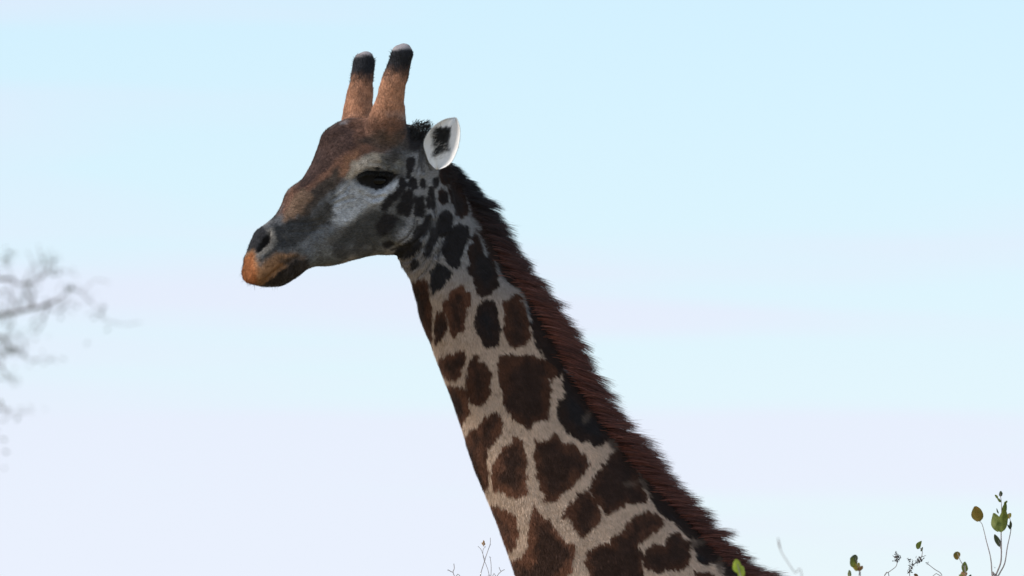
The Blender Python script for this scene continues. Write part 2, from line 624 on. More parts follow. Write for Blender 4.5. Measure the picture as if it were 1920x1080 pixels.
def sculpt(V):
    Nn = vnormals(V, T)
    P, head, Nm = to_near(V, Nn)
    u, v = side_view(P)
    face = np.clip(-Nm[:, 1] * CE * 1.6, 0, 1)
    amp = np.zeros(len(V))
    zone = v < 620
    uu, vv, ff = u[zone], v[zone], face[zone]
    a = np.zeros(len(uu))
    for line, sg, mm in BULGES:
        a += 1.5 * mm * np.exp(-(line_dist(uu, vv, line, 70) / sg) ** 2)
    for i, line in enumerate(WRINKLES):
        d = line_dist(uu, vv, line, 40)
        a += -5.0 * np.exp(-(d / 2.8) ** 2) + 2.2 * np.exp(-((d - 6) / 3.0) ** 2)
    a += -13 * sstep(8, -10, poly_sdf(uu, vv, EYE, 40))
    a += -22 * sstep(3, -8, poly_sdf(uu, vv, NOSTRIL, 40))
    a += -11 * np.exp(-(line_dist(uu, vv, MOUTH, 40) / 3.6) ** 2)
    a += -5 * sstep(10, -12, poly_sdf(uu, vv, C3((200, 985), (300, 905), (400, 830), (470, 790), (480, 850), (420, 940), (340, 990)), 40))
    a += -8 * np.exp(-(line_dist(uu, vv, H((600, 600), (480, 640), (400, 690)), 60) / 22) ** 2) * 0.4
    amp[zone] = a * ff
    amp += 1.6 * vnoise(V, 22, 3) + 0.9 * vnoise(V, 55, 4)
    # long muscles and tendons of the neck
    along = np.stack([V[:, 0] * 0.83 + V[:, 2] * 0.55, V[:, 1], (V[:, 2] * 0.83 - V[:, 0] * 0.55) * 0.16], -1)
    nk = sstep(470, 640, v) * sstep(1300, 1000, v)
    amp += nk * (7.0 * vnoise(along, 11, 51) + 2.5 * vnoise(along, 26, 52))
    # horn knobs
    hz = sstep(4.50, 4.58, V[:, 2])
    amp += hz * (4.5 * vnoise(V, 26, 8) + 2.2 * vnoise(V, 60, 9))
    return V + Nn * (amp / 1000.0)[:, None]


V = sculpt(V)
V = smooth(V, 1, 0.35)
Nn = vnormals(V, T)

# ------------------------------------------------------------------ giraffe: coat colours
CREAM = np.array((0.585, 0.44, 0.35))
GREY = np.array((0.26, 0.265, 0.285))
BROWN = np.array((0.125, 0.055, 0.034))
DARK = np.array((0.050, 0.030, 0.025))
BLACK = np.array((0.022, 0.021, 0.024))
# patch outlines on the neck, each with its edge and heart colour
K = [(BLACK, BLACK), (DARK * 0.62, BLACK * 0.9), (BROWN * 0.62, DARK * 0.7), (BROWN * 0.92, DARK * 0.65), (BROWN * 1.3, DARK * 0.75)]  # own patch tones, with the dimmer light towards the mane partly put in
PATCHES = [
    (0, 2, Z1((340, 170), (365, 95), (400, 110), (400, 180), (370, 230), (345, 215))),
    (0, 2, Z1((340, 240), (360, 240), (355, 290), (335, 300))),
    (0, 2, Z1((375, 310), (400, 290), (430, 340), (425, 390), (395, 405), (370, 360))),
    (0, 1.5, Z1((485, 320), (505, 310), (525, 375), (510, 395), (490, 370))),
    (0, 1.5, Z1((535, 510), (555, 490), (572, 540), (560, 590), (540, 585))),
    (0, 1.5, Z1((575, 395), (600, 440), (612, 520), (605, 590), (590, 520), (575, 450))),
    (0, 2, Z1((615, 310), (640, 295), (640, 350), (620, 385), (612, 350))),
    (1, 2, Z1((680, 215), (750, 180), (760, 260), (745, 330), (700, 320), (680, 270))),
    (1, 2, Z1((670, 430), (700, 400), (745, 440), (740, 510), (705, 540), (668, 500))),
    (1, 2, Z1((770, 250), (800, 235), (850, 340), (900, 450), (930, 560), (935, 640), (880, 665), (835, 620), (800, 520), (770, 400))),
    (0, 2, Z1((665, 650), (720, 600), (780, 640), (790, 700), (770, 780), (720, 850), (660, 850), (650, 780))),
    (0, 2, [(848, 428), (859, 420), (874, 426), (875, 439), (870, 458), (862, 478), (855, 494), (848, 494), (838, 488), (831, 475), (832, 455), (840, 440)]),
    (0, 4, Z1((270, 300), (330, 290), (330, 360), (290, 420), (230, 480), (180, 560), (110, 605), (90, 580), (150, 510), (220, 430), (265, 390))),
    (0, 4, Z1((310, 440), (380, 430), (390, 560), (350, 680), (260, 650), (235, 600), (290, 540))),
    (0, 3, Z1((430, 500), (490, 490), (510, 600), (490, 680), (430, 670), (415, 590))),
    (0, 3, Z1((530, 690), (565, 680), (570, 740), (540, 810), (500, 860), (440, 880), (410, 850), (440, 790), (510, 760))),
    (0, 6, Z1((40, 770), (110, 680), (200, 690), (240, 710), (170, 790), (100, 850), (50, 840))),
    (0, 2.5, Z1((250, 1010), (350, 950), (440, 920), (475, 930), (440, 1000), (380, 1050), (300, 1080), (200, 1075))),
    (0, 4, Z1((100, 960), (150, 940), (190, 950), (150, 990), (110, 990))),
    (0, 3, Z1((600, 800), (640, 790), (640, 860), (600, 950), (560, 1060), (530, 1050), (560, 930))),  # dark of the folds painted in as a strip
    (0, 2.5, crop(740, 440, 5.4, [(170, 290), (210, 240), (240, 260), (220, 310), (180, 320)])),
    (0, 2.5, crop(740, 440, 5.4, [(375, 350), (430, 290), (500, 290), (570, 380), (500, 490), (450, 540), (390, 570), (365, 480)])),
    (2, 2, [(760, 531), (788, 520), (796, 523), (803, 547), (805, 570), (807, 597), (806, 625), (807, 647), (780, 650), (745, 540)]),
    (3, 2, [(835, 565), (849, 543), (866, 536), (878, 545), (879, 560), (874, 585), (866, 612), (852, 624), (842, 612), (840, 595), (833, 580)]),
    (2, 2, [(819, 582), (833, 583), (838, 592), (838, 612), (828, 632), (817, 640), (815, 615), (817, 595)]),
    (1, 2, [(897, 568), (910, 562), (925, 562), (931, 568), (933, 600), (935, 625), (932, 640), (922, 648), (908, 645), (899, 625), (890, 610), (890, 590)]),
    (1, 2, [(880, 470), (878, 505), (890, 530), (893, 547), (905, 549), (918, 543), (928, 538), (931, 522), (925, 495), (920, 475), (907, 480), (900, 455), (890, 430), (884, 440)]),
    (1, 2, [(900, 440), (912, 470), (930, 490), (940, 515), (955, 530), (985, 530), (960, 450), (925, 410), (900, 395)]),
    (1, 2, [(852, 305), (862, 330), (877, 365), (884, 400), (897, 415), (925, 425), (915, 370), (890, 335), (866, 305)]),
    (2, 2, [(946, 565), (960, 553), (972, 555), (980, 570), (986, 600), (992, 625), (987, 640), (965, 648), (950, 640), (946, 600)]),
    (1, 2, [(985, 560), (1005, 580), (1030, 620), (1050, 650), (1062, 690), (1045, 703), (1028, 682), (1012, 655), (1004, 640), (998, 600)]),
    (3, 2, Z4((215, 240), (300, 215), (380, 200), (435, 170), (450, 200), (440, 300), (410, 400), (370, 440), (300, 410), (230, 370), (195, 300))),
    (3, 2, Z4((200, 470), (330, 500), (420, 510), (460, 560), (485, 640), (480, 740), (440, 790), (400, 870), (300, 760), (220, 600))),
    (2, 2, Z4((490, 310), (540, 225), (570, 260), (660, 320), (680, 380), (670, 560), (640, 620), (580, 680), (520, 650), (475, 560), (470, 430))),
    (2, 2, [(934, 677), (943, 662), (957, 663), (975, 668), (985, 664), (1005, 668), (1020, 675), (1033, 687), (1040, 700), (1028, 708), (1031, 725), (1027, 740), (1024, 760), (1023, 782), (1010, 783), (997, 785), (990, 797), (978, 788), (963, 780), (955, 766), (945, 750), (941, 722), (935, 697)]),
    (3, 2, [(910, 781), (927, 772), (939, 779), (944, 790), (937, 803), (925, 820), (912, 836), (909, 861), (914, 880), (914, 895), (908, 917), (888, 905), (870, 860), (850, 812), (873, 817), (882, 806), (897, 800)]),
    (1, 2, [(1046, 746), (1044, 767), (1046, 789), (1062, 803), (1074, 814), (1103, 824), (1115, 832), (1135, 822), (1150, 810), (1140, 785), (1118, 760), (1105, 735), (1085, 705), (1060, 688), (1054, 705), (1058, 740)]),
    (4, 2, Z6((440, 125), (490, 150), (510, 240), (515, 400), (520, 500), (450, 525), (380, 500), (310, 480), (300, 400), (300, 310), (350, 240), (410, 170))),
    (3, 2, Z6((590, 155), (660, 150), (710, 115), (760, 160), (850, 190), (900, 240), (950, 320), (900, 360), (840, 440), (770, 500), (720, 540), (660, 560), (630, 480), (600, 350), (580, 240))),
    (4, 2, Z6((240, 600), (340, 590), (400, 630), (450, 660), (460, 760), (450, 850), (400, 895), (320, 800))),
    (4, 2, Z6((570, 590), (610, 640), (680, 690), (730, 780), (830, 850), (850, 920), (830, 1010), (760, 1080), (750, 1200), (450, 1250), (420, 970), (500, 940), (550, 860), (540, 760), (560, 650))),
    (3, 2, Z6((800, 610), (870, 500), (950, 510), (1000, 560), (1030, 630), (1010, 690), (960, 740), (905, 790), (850, 730), (820, 660), (760, 665))),
    (2, 2, Z7((110, 400), (200, 300), (240, 230), (300, 200), (360, 280), (410, 360), (395, 420), (440, 480), (460, 540), (440, 570), (350, 560), (260, 610), (190, 640), (140, 590), (100, 520), (90, 470))),
    (3, 2, Z7((240, 800), (320, 740), (370, 680), (480, 630), (540, 660), (580, 710), (520, 760), (450, 800), (385, 860), (420, 910), (440, 1000), (430, 1080), (400, 1200), (150, 1200), (80, 1040), (60, 960), (90, 880), (150, 850), (240, 830))),
    (2, 2, Z7((440, 920), (520, 850), (580, 860), (620, 770), (690, 790), (740, 840), (760, 930), (720, 1000), (620, 1010), (520, 1030), (450, 1000))),
    (1, 2, Z7((800, 880), (860, 850), (930, 880), (940, 950), (870, 975), (800, 960))),
    (2, 2, Z7((790, 1030), (880, 1040), (940, 1080), (900, 1180), (800, 1180))),
    (1, 2, Z7((980, 980), (1060, 930), (1150, 1000), (1150, 1060), (990, 1060))),
    (1, 2, Z7((470, 440), (560, 440), (640, 540), (740, 620), (840, 720), (880, 800), (760, 800), (700, 740), (620, 680), (560, 630), (510, 560))),
]
LIGHT_ON = [[(1088, 790), (1090, 778), (1100, 767), (1106, 765), (1104, 778), (1095, 790)],
            Z7((300, 440), (340, 430), (400, 430), (390, 455), (330, 460))]
LIGHT_LINES = [(Z1((800, 240), (870, 380), (940, 540), (985, 700)), 2.2), ([(884, 428), (897, 440), (905, 462), (908, 476)], 2.0),
               ([(927, 492), (933, 505), (941, 520)], 2.0), ([(984, 566), (990, 590), (994, 600)], 2.4), ([(1056, 690), (1075, 705), (1078, 716)], 1.8)]
HEAD_ALL = H((430, 375), (360, 400), (320, 480), (240, 620), (170, 740), (90, 820), (30, 980), (60, 1050), (200, 1050), (300, 960), (400, 960), (590, 915), (660, 870), (690, 760), (690, 600), (730, 480), (760, 380), (600, 330))
HEAD_PAINT = [   # outline, colour, softness (px)
    (HEAD_ALL, (0.15, 0.152, 0.16), 12),
    (H((430, 380), (350, 410), (310, 500), (270, 590), (220, 630), (180, 740), (230, 775), (300, 700), (380, 640), (440, 600), (480, 570), (560, 500), (640, 480), (700, 440), (710, 360), (560, 320)), (0.21, 0.108, 0.075), 14),
    (H((340, 420), (430, 380), (490, 400), (490, 470), (400, 540), (350, 590), (280, 640), (250, 640), (290, 560), (320, 480)), (0.095, 0.055, 0.047), 10),
    (H((330, 620), (420, 550), (460, 580), (400, 640), (330, 720), (290, 770), (240, 800), (260, 720)), (0.085, 0.066, 0.056), 10),
    (H((500, 440), (600, 400), (690, 400), (700, 460), (640, 500), (560, 480)), (0.125, 0.085, 0.068), 16),
    (H((190, 770), (225, 690), (280, 640), (315, 670), (270, 740), (220, 780)), (0.30, 0.19, 0.13), 8),
    (H((420, 590), (440, 510), (500, 480), (500, 545), (450, 600)), (0.33, 0.17, 0.105), 9),
    (H((440, 600), (480, 530), (560, 490), (620, 505), (650, 550), (600, 548), (530, 560), (470, 605)), (0.50, 0.43, 0.36), 7),
    (H((590, 500), (650, 500), (690, 540), (650, 575), (600, 550)), (0.20, 0.20, 0.195), 8),
    (H((640, 540), (690, 470), (720, 380), (700, 370), (690, 430), (630, 480), (600, 510)), (0.085, 0.08, 0.08), 10),
    (H((390, 700), (440, 620), (490, 610), (560, 645), (640, 640), (700, 600), (600, 700), (540, 720), (480, 780), (420, 800), (370, 760)), (0.52, 0.54, 0.585), 15),
    (H((560, 660), (680, 590), (700, 610), (620, 690), (560, 700)), (0.60, 0.63, 0.70), 5),
    (H((160, 790), (240, 765), (330, 755), (400, 775), (340, 830), (260, 860), (200, 880), (160, 850)), (0.07, 0.07, 0.073), 10),
    (H((360, 680), (400, 700), (400, 760), (340, 790), (310, 760)), (0.09, 0.085, 0.082), 10),
    (H((440, 800), (520, 740), (600, 735), (690, 760), (650, 830), (560, 870), (470, 880), (400, 880)), (0.078, 0.08, 0.084), 13),
    (H((300, 900), (380, 860), (460, 880), (420, 930), (320, 945)), (0.20, 0.21, 0.225), 10),
    (H((380, 850), (460, 870), (560, 880), (540, 910), (420, 920)), (0.10, 0.10, 0.105), 8),
    (H((270, 860), (350, 790), (420, 790), (380, 850), (300, 920)), (0.20, 0.21, 0.23), 9),
    (H((40, 900), (75, 810), (110, 790), (150, 800), (150, 860), (105, 885), (90, 892)), (0.045, 0.045, 0.052), 4),
    (H((130, 795), (165, 800), (180, 850), (150, 890), (105, 910), (100, 890), (150, 850)), (0.24, 0.225, 0.21), 4),
    (H((10, 990), (50, 880), (92, 886), (118, 945), (185, 900), (250, 890), (275, 920), (200, 980), (110, 1060), (20, 1060)), (0.40, 0.225, 0.125), 9),
    (H((10, 990), (50, 890), (88, 900), (110, 960), (105, 1000), (80, 1060), (20, 1060)), (0.44, 0.165, 0.065), 9),
    (H((200, 930), (250, 900), (300, 905), (290, 930), (230, 960)), (0.16, 0.12, 0.10), 6),
    (H((80, 1062), (140, 1012), (200, 965), (255, 925), (305, 920), (290, 1000), (220, 1060), (150, 1075)), (0.05, 0.042, 0.04), 4),
    (NOSTRIL, (0.012, 0.011, 0.012), 3),
    (EYE, (0.010, 0.009, 0.009), 3),
    (H((560, 555), (580, 548), (590, 556), (575, 564)), (0.03, 0.03, 0.03), 1.5),
]


def spots(patches, C, u, v, jag, n1, n2, n3, P3, grow=0.0):
    for lvl, soft, poly in patches:
        d = poly_sdf(u, v, poly, 40)
        m = d < 30
        if not m.any():
            continue
        big = min(1.0, (np.ptp([p[0] for p in poly]) + np.ptp([p[1] for p in poly])) / 120)
        dd = d[m] + jag[m] * (0.6 + 1.2 * big)
        k = sstep(soft * 0.8, -soft * 0.8, dd - 1.2 - 1.6 * big - grow)[:, None]
        heart = 0.85 * sstep(2, -20 * max(big, 0.4), dd + 13 * vnoise(P3[m], 14, 41) + 6 * n2[m] + 3 * n3[m])[:, None]
        edge, core = K[lvl]
        col = edge * (1 - heart) + core * heart
        col = col * (1 + 0.18 * n2[m] + 0.16 * n3[m])[:, None]
        C[m] = C[m] * (1 - k) + col * k
    return C


CREST = spline([(r[0], r[1]) for r in NECK[1:]], 60)


def coat(P):
    """rgb of the coat at points of the animal's surface"""
    Pn, head = to_near(P)
    u, v = side_view(Pn)
    jag = 2.3 * vnoise(P * np.array((1.0, 1.0, 0.45)), 150, 11) + 1.8 * vnoise(P, 45, 12)
    n1, n2, n3 = vnoise(P, 9, 13), vnoise(P, 38, 14), vnoise(P, 150, 15)
    C = np.empty((len(P), 3))
    g = sstep(600, 440, v - 0.25 * (u - 800))[:, None]
    C[:] = CREAM * (1 - g) * (0.80 + 0.20 * sstep(560, 800, v))[:, None] + GREY * g  # grey near the head, deepened in colour for the upper neck's shade
    C *= (1 + 0.07 * n1 + 0.06 * n2 + 0.05 * n3)[:, None]
    below = v > 1040
    # procedural patches on shoulders, trunk and legs (below the picture)
    if below.any():
        Q = P[below]
        r2 = np.random.default_rng(3)
        seeds = np.column_stack([r2.uniform(0.1, 2.3, 520), r2.uniform(-0.4, 0.4, 520), r2.uniform(0.2, 3.1, 520)])
        f1 = np.full(len(Q), 9.0)
        f2 = np.full(len(Q), 9.0)
        for s in seeds:
            d = np.sqrt(((Q - s) ** 2).sum(1))
            f2 = np.minimum(f2, np.maximum(d, f1))
            f1 = np.minimum(f1, d)
        k = sstep(0.028, 0.040, f2 - f1 + 0.006 * n2[below]) * sstep(0.5, 0.8, Q[:, 2])
        k *= sstep(1110, 1150, v[below])
        cc = BROWN * (1 - sstep(0.05, 0.16, f2 - f1))[:, None] + DARK * 1.4 * sstep(0.05, 0.16, f2 - f1)[:, None]
        C[below] = C[below] * (1 - k[:, None]) + cc * k[:, None]
    C = spots(PATCHES[21:], C, u, v, jag, n1, n2, n3, P)
    crest_d = line_dist(u, v, CREST, 40)
    k = 0.85 * (sstep(27, 10, crest_d + 8 * n2 + 9 * vnoise(P, 16, 43)) * (v < 1130))[:, None]
    C = C * (1 - k) + DARK * 0.7 * k
    for poly in LIGHT_ON:
        k = sstep(5, -5, poly_sdf(u, v, poly, 40) + jag)[:, None] * 0.3
        C = C * (1 - k) + CREAM * 0.5 * k
    for line, w in LIGHT_LINES:
        k = np.exp(-(line_dist(u, v, line, 30) / w) ** 2)[:, None] * 0.75
        C = C * (1 - k) + GREY * 0.75 * k
    # head
    hz = v < 600
    uu, vv = u[hz], v[hz]
    c = C[hz]
    na, nb, nc = n1[hz], n2[hz], n3[hz]
    dark_keep = c.copy()
    for i, (poly, col, soft) in enumerate(HEAD_PAINT):
        soft = soft * 0.7 if i else soft
        d = poly_sdf(uu, vv, poly, 60) + soft * 0.8 * nb + 1.2 * nc + soft * 0.5 * na
        k = sstep(soft, -soft, d)[:, None]
        if i == 0:
            k = k * sstep(0.06, 0.12, c.mean(1))[:, None]     # the throat patches stay
        mott = (0.84 + 0.20 * nb + 0.26 * nc + 0.12 * na)[:, None]
        c = c * (1 - k) + np.array(col) * mott * k
    c = spots(PATCHES[:21], c, uu, vv, jag[hz] * 0.8, na, nb, nc, P[hz], 1.6)
    for line in WRINKLES[:19]:
        k = 0.8 * np.exp(-(line_dist(uu, vv, line, 30) / 2.2) ** 2)[:, None]
        c = c * (1 - k) + np.array((0.045, 0.045, 0.05)) * k  # shade of the folds painted into their creases
    # crown behind the horns
    k = sstep(6, -6, poly_sdf(uu, vv, H((700, 330), (740, 360), (830, 350), (830, 420), (775, 450), (740, 490), (700, 480), (695, 420)), 40))[:, None]
    c = c * (1 - k) + np.array((0.03, 0.028, 0.03)) * k
    # horns: brown shaft, black top, pale tip
    zz = P[hz][:, 2]
    hv = vv + 5 * nb
    k = sstep(238, 205, vv)[:, None]
    shaft = np.array((0.40, 0.195, 0.115)) * (1 + 0.22 * nb + 0.22 * nc + 0.2 * na)[:, None]
    c = c * (1 - k) + shaft * k
    k = sstep(165, 122, hv + 4 * nc)[:, None]
    c = c * (1 - k) + np.array((0.022, 0.023, 0.028)) * k
    k = sstep(99, 91, vv + 4 * nb)[:, None] * 0.8
    c = c * (1 - k) + np.array((0.36, 0.32, 0.33)) * k
    C[hz] = c
    # hooves
    C[P[:, 2] < 0.14] = (0.05, 0.04, 0.035)
    return np.clip(C, 0.004, 0.9)


COLV = coat(V)

# ------------------------------------------------------------------ giraffe: ears
EAR_L = [(818, 318), (806, 306), (799, 288), (795, 271), (799, 257), (808, 243), (821, 231), (836, 223), (849, 220.5), (854, 220.5)]
EAR_R = [(826, 318), (836, 314), (846, 306), (853, 294), (859, 278), (862, 262), (863, 248), (861.5, 236), (858.5, 227), (856, 221)]
EAR_DARK = C2((895, 715), (950, 700), (1018, 708), (1005, 830), (1012, 880), (960, 905), (900, 930), (862, 945), (890, 870), (876, 800), (880, 760))


def build_ear():
    nt_, ns = 30, 25
    L = spline(EAR_L, nt_)
    R = spline(EAR_R, nt_)
    front, back = [], []
    for i in range(nt_):
        t = i / (nt_ - 1)
        for j in range(ns):
            s = j / (ns - 1) * 2 - 1
            p = L[i] * (1 - s) / 2 + R[i] * (1 + s) / 2
            cup = (1 - abs(s) ** 2.4) * 27 * math.sin(math.pi * min(1, 0.18 + 0.8 * t)) ** 0.8
            y = -0.188 + cup / S + 0.020 * t - 0.046 * s
            front.append(pt(p[0], p[1] - SE * y * S * -1 * 0, y))
            edge = (1 - s * s) ** 0.35 * min(1, (1 - t) * 8 + 0.15)
            back.append(pt(p[0], p[1], y + 0.004 + 0.010 * edge))
    n = nt_ * ns
    Vv = np.array(front + back)
    Fq = []
    for i in range(nt_ - 1):
        for j in range(ns - 1):
            a = i * ns + j
            Fq.append((a, a + 1, a + ns + 1, a + ns))
            Fq.append((n + a, n + a + ns, n + a + ns + 1, n + a + 1))
    rim = [j for j in range(ns)] + [i * ns + ns - 1 for i in range(1, nt_)] + [(nt_ - 1) * ns + j for j in range(ns - 2, -1, -1)] + [i * ns for i in range(nt_ - 2, 0, -1)]
    for a, b in zip(rim, rim[1:] + rim[:1]):
        Fq.append((b, a, n + a, n + b))
    Vv[:, 2] += Vv[:, 1] * SE / CE      # the outline was read in perspective from a little below
    Fq = np.array(Fq)
    u, v = side_view(Vv)
    C = np.empty((len(Vv), 3))
    C[:] = (0.88, 0.865, 0.85)
    C *= (1 + 0.05 * vnoise(Vv, 40, 21) + 0.05 * vnoise(Vv, 160, 22))[:, None]
    d = poly_sdf(u, v, EAR_DARK, 40) + 2.2 * vnoise(Vv, 90, 23)
    k = sstep(3, -3, d)[:, None]
    k[n:] = 0
    C = C * (1 - k) + np.array((0.03, 0.03, 0.03)) * k
    C[n:] *= np.array((0.92, 0.88, 0.84))
    return Vv, Fq, C, n


eV, eF, eC, eN = build_ear()
q = world_to_head(eV)
q[:, 1] *= -1
eV2 = head_to_world(q) - np.array((0.01, 0.0, 0.07))
eF2 = eF[:, ::-1]

# ------------------------------------------------------------------ giraffe: short fur on the skin
tri = V[T]
area = 0.5 * np.linalg.norm(np.cross(tri[:, 1] - tri[:, 0], tri[:, 2] - tri[:, 0]), axis=1)
cen = tri.mean(1)
tu, tv = side_view(cen)
tn = Nn[T].mean(1)
dens = np.where(tv < 1130, 1.0, 0.0) * np.where(tv < 560, 1.5, 1.0)
dens *= np.where(tn[:, 1] < 0.25, 1.0, 0.45)
p = area * dens
NF = 430000
pick = rng.choice(len(T), NF, p=p / p.sum())
r1, r2 = rng.random(NF), rng.random(NF)
fl = r1 + r2 > 1
r1[fl], r2[fl] = 1 - r1[fl], 1 - r2[fl]
A = T[pick]
bw = np.stack([1 - r1 - r2, r1, r2], -1)
root = (V[A] * bw[:, :, None]).sum(1)
nrm = (Nn[A] * bw[:, :, None]).sum(1)
nrm /= np.linalg.norm(nrm, axis=1)[:, None]
fu, fv = side_view(root)
near_p, fhead = to_near(root)
nu, nvv = side_view(near_p)
keep = (poly_sdf(nu, nvv, EYE, 20) > 1) & (poly_sdf(nu, nvv, NOSTRIL, 20) > -2)
root, nrm, fu, fv, fhead, nu, nvv = root[keep], nrm[keep], fu[keep], fv[keep], fhead[keep], nu[keep], nvv[keep]
NF = len(root)
fc = coat(root)
flow = np.empty((NF, 3))
flow[:] = (0.36, 0.0, -0.93)
hf = np.array((0.75, 0.0, 0.10))
wh = sstep(10, -25, poly_sdf(fu, fv, HEADZONE, 40))[:, None]
flow = flow * (1 - wh) + hf * wh
horn = sstep(235, 215, fv)[:, None]
flow = flow * (1 - horn) + np.array((0.05, 0, 1.0)) * horn
muz = sstep(20, -10, poly_sdf(nu, nvv, H((10, 990), (50, 880), (118, 880), (270, 900), (280, 1000), (110, 1060), (20, 1060)), 40))[:, None]
flow = flow * (1 - muz) + np.array((-0.45, 0.0, -0.6)) * muz
flow += 0.35 * np.stack([vnoise(root, 14, 31), vnoise(root, 14, 32), vnoise(root, 14, 33)], -1) + 0.22 * rng.normal(size=(NF, 3))
tang = flow - nrm * (flow * nrm).sum(1)[:, None]
tang /= np.linalg.norm(tang, axis=1)[:, None] + 1e-9
lift = 0.30 + 0.16 * rng.random(NF) + 0.25 * muz[:, 0]
dirn = tang + nrm * lift[:, None]
dirn /= np.linalg.norm(dirn, axis=1)[:, None]
length = np.where(fhead, 0.0085, 0.0155) * (0.6 + 0.8 * rng.random(NF))
# sweat-short hair on the bald horn tips
length *= np.where((fv < 101) & fhead, 0.3, 1.0)
wide = np.cross(nrm, dirn)
wide /= np.linalg.norm(wide, axis=1)[:, None] + 1e-9
wd = np.where(fhead, 0.0017, 0.0020) * (0.7 + 0.6 * rng.random(NF))
root_in = root - nrm * 0.0006
FV = np.empty((NF * 3, 3))
FV[0::3] = root_in - wide * wd[:, None] / 2
FV[1::3] = root_in + wide * wd[:, None] / 2
FV[2::3] = root_in + dirn * length[:, None]
tone = (np.where(fhead, 0.45, 0.66) + np.where(fhead, 0.98, 0.66) * rng.random(NF) + 0.12 * vnoise(root, 60, 34))[:, None]
fc = np.clip(fc * tone, 0, 0.92)
FC = np.repeat(fc, 3, axis=0)
FN = nrm + 0.30 * rng.normal(size=(NF, 3))
FN /= np.linalg.norm(FN, axis=1)[:, None]
FN = np.repeat(FN, 3, axis=0)
FT = np.arange(NF * 3).reshape(-1, 3)[:, [1, 0, 2]]

# one mesh: skin, ears and the fur that grows on it
eT = np.vstack([eF[:, [0, 1, 2]], eF[:, [0, 2, 3]]])
eT2 = np.vstack([eF2[:, [0, 1, 2]], eF2[:, [0, 2, 3]]])
# ear hair
ER, EC_, EN_ = [], [], []
en = vnormals(eV, eT)
if (en[:eN, 1].mean()) > 0:
    eT, eT2 = eT[:, ::-1], eT2[:, ::-1]
    en = vnormals(eV, eT)
en2 = vnormals(eV2, eT2)
allV = np.vstack([V, eV, eV2, FV])
allT = np.vstack([T, eT + nv, eT2 + nv + len(eV), FT + nv + 2 * len(eV)])
allC = np.vstack([COLV, eC, eC, FC])
allN = np.vstack([Nn, en, en2, FN])

giraffe = thing('giraffe', 'tall giraffe with brown patches, reddish mane, white-lined ear and two black-tipped horns', 'giraffe', (0.9, 0, 0))
goff = np.array([0.9, 0, 0])
body_me = mesh_np('giraffe_body', allV - goff, allT)
set_color(body_me, allC)
body_me.normals_split_custom_set_from_vertices(allN.astype(np.float32).tolist())
body = link('body', body_me, giraffe, M_COAT)
body_me.materials.append(M_EAR)
mi = np.zeros(len(allT), np.int32)
mi[len(T):len(T) + len(eT) + len(eT2)] = 1
body_me.polygons.foreach_set('material_index', mi)


# ------------------------------------------------------------------ ribbons for long hair
def ribbons(name, roots, dirs0, dirs1, lens, widths, cols, mat, parent, seg=4, nrmdir=None, off=goff, tips=None):
    """tapering curved strands; dirs0 at the root bends to dirs1 at the tip"""
    n = len(roots)
    pts = [roots]
    for k in range(seg):
        t = (k + 0.5) / seg
        d = dirs0 * (1 - t) + dirs1 * t
        d /= np.linalg.norm(d, axis=1)[:, None] + 1e-9
        pts.append(pts[-1] + d * (lens / seg)[:, None])
    face = np.array((0, -1.0, 0)) + 0.6 * rng.normal(size=(n, 3)) if nrmdir is None else nrmdir
    Vs = np.empty((n, (seg + 1) * 2, 3))
    for k in range(seg + 1):
        d = dirs0 * (1 - k / seg) + dirs1 * (k / seg)
        s = np.cross(d, face)
        s /= np.linalg.norm(s, axis=1)[:, None] + 1e-9
        w = widths * (1 - (k / seg) ** 1.6 * 0.92) / 2
        Vs[:, 2 * k] = pts[k] - s * w[:, None]
        Vs[:, 2 * k + 1] = pts[k] + s * w[:, None]
    m = (seg + 1) * 2
    q = np.array([(2 * k, 2 * k + 1, 2 * k + 3, 2 * k + 2) for k in range(seg)])
    Fs = (np.arange(n)[:, None, None] * m + q[None]).reshape(-1, 4)
    me = mesh_np(name, Vs.reshape(-1, 3) - off, Fs)
    tc_ = cols if tips is None else tips
    tt = np.repeat(np.linspace(0, 1, seg + 1), 2)[None, :, None]
    set_color(me, (cols[:, None] * (1 - tt) + tc_[:, None] * tt).reshape(-1, 3))
    return link(name, me, parent, mat)


# mane along the crest of the neck
crest = spline([(r[0], r[1]) for r in NECK[1:]], 400)
crest = crest[crest[:, 0] < 1560]
seglen = np.r_[0, np.cumsum(np.linalg.norm(np.diff(crest, axis=0), axis=1))]
NM = 34000
s = rng.random(NM) * seglen[-1]
cu, cv = np.interp(s, seglen, crest[:, 0]), np.interp(s, seglen, crest[:, 1])
du = np.interp(s + 8, seglen, crest[:, 0]) - np.interp(s - 8, seglen, crest[:, 0])
dv = np.interp(s + 8, seglen, crest[:, 1]) - np.interp(s - 8, seglen, crest[:, 1])
dl = np.hypot(du, dv)
du, dv = du / dl, dv / dl
ou, ov = -dv * -1, du * -1          # outward (right and up in the picture)
ou, ov = dv, -du
lat = rng.normal(size=NM) * 11
inset = 8 + np.abs(lat) * 0.55
roots = np.stack([(cu - ou * inset - 960) / S, -lat / S, ZC - (cv - ov * inset - 540) / S], -1)
clump = np.floor(s / 5.5 + 0.9 * rng.random(NM)).astype(int)
nc_ = clump.max() + 1
cl_a, cl_l, cl_c = rng.normal(size=nc_) * 0.05, 1 + 0.11 * rng.normal(size=nc_), rng.normal(size=nc_)
out3 = np.stack([ou, np.zeros(NM), -ov], -1)
down3 = np.stack([du, np.zeros(NM), -dv], -1)
lat3 = np.zeros((NM, 3))
lat3[:, 1] = -lat / 40 + rng.normal(size=NM) * 0.12
a0 = 0.45 + cl_a[clump]
d0 = out3 + down3 * a0[:, None] + lat3
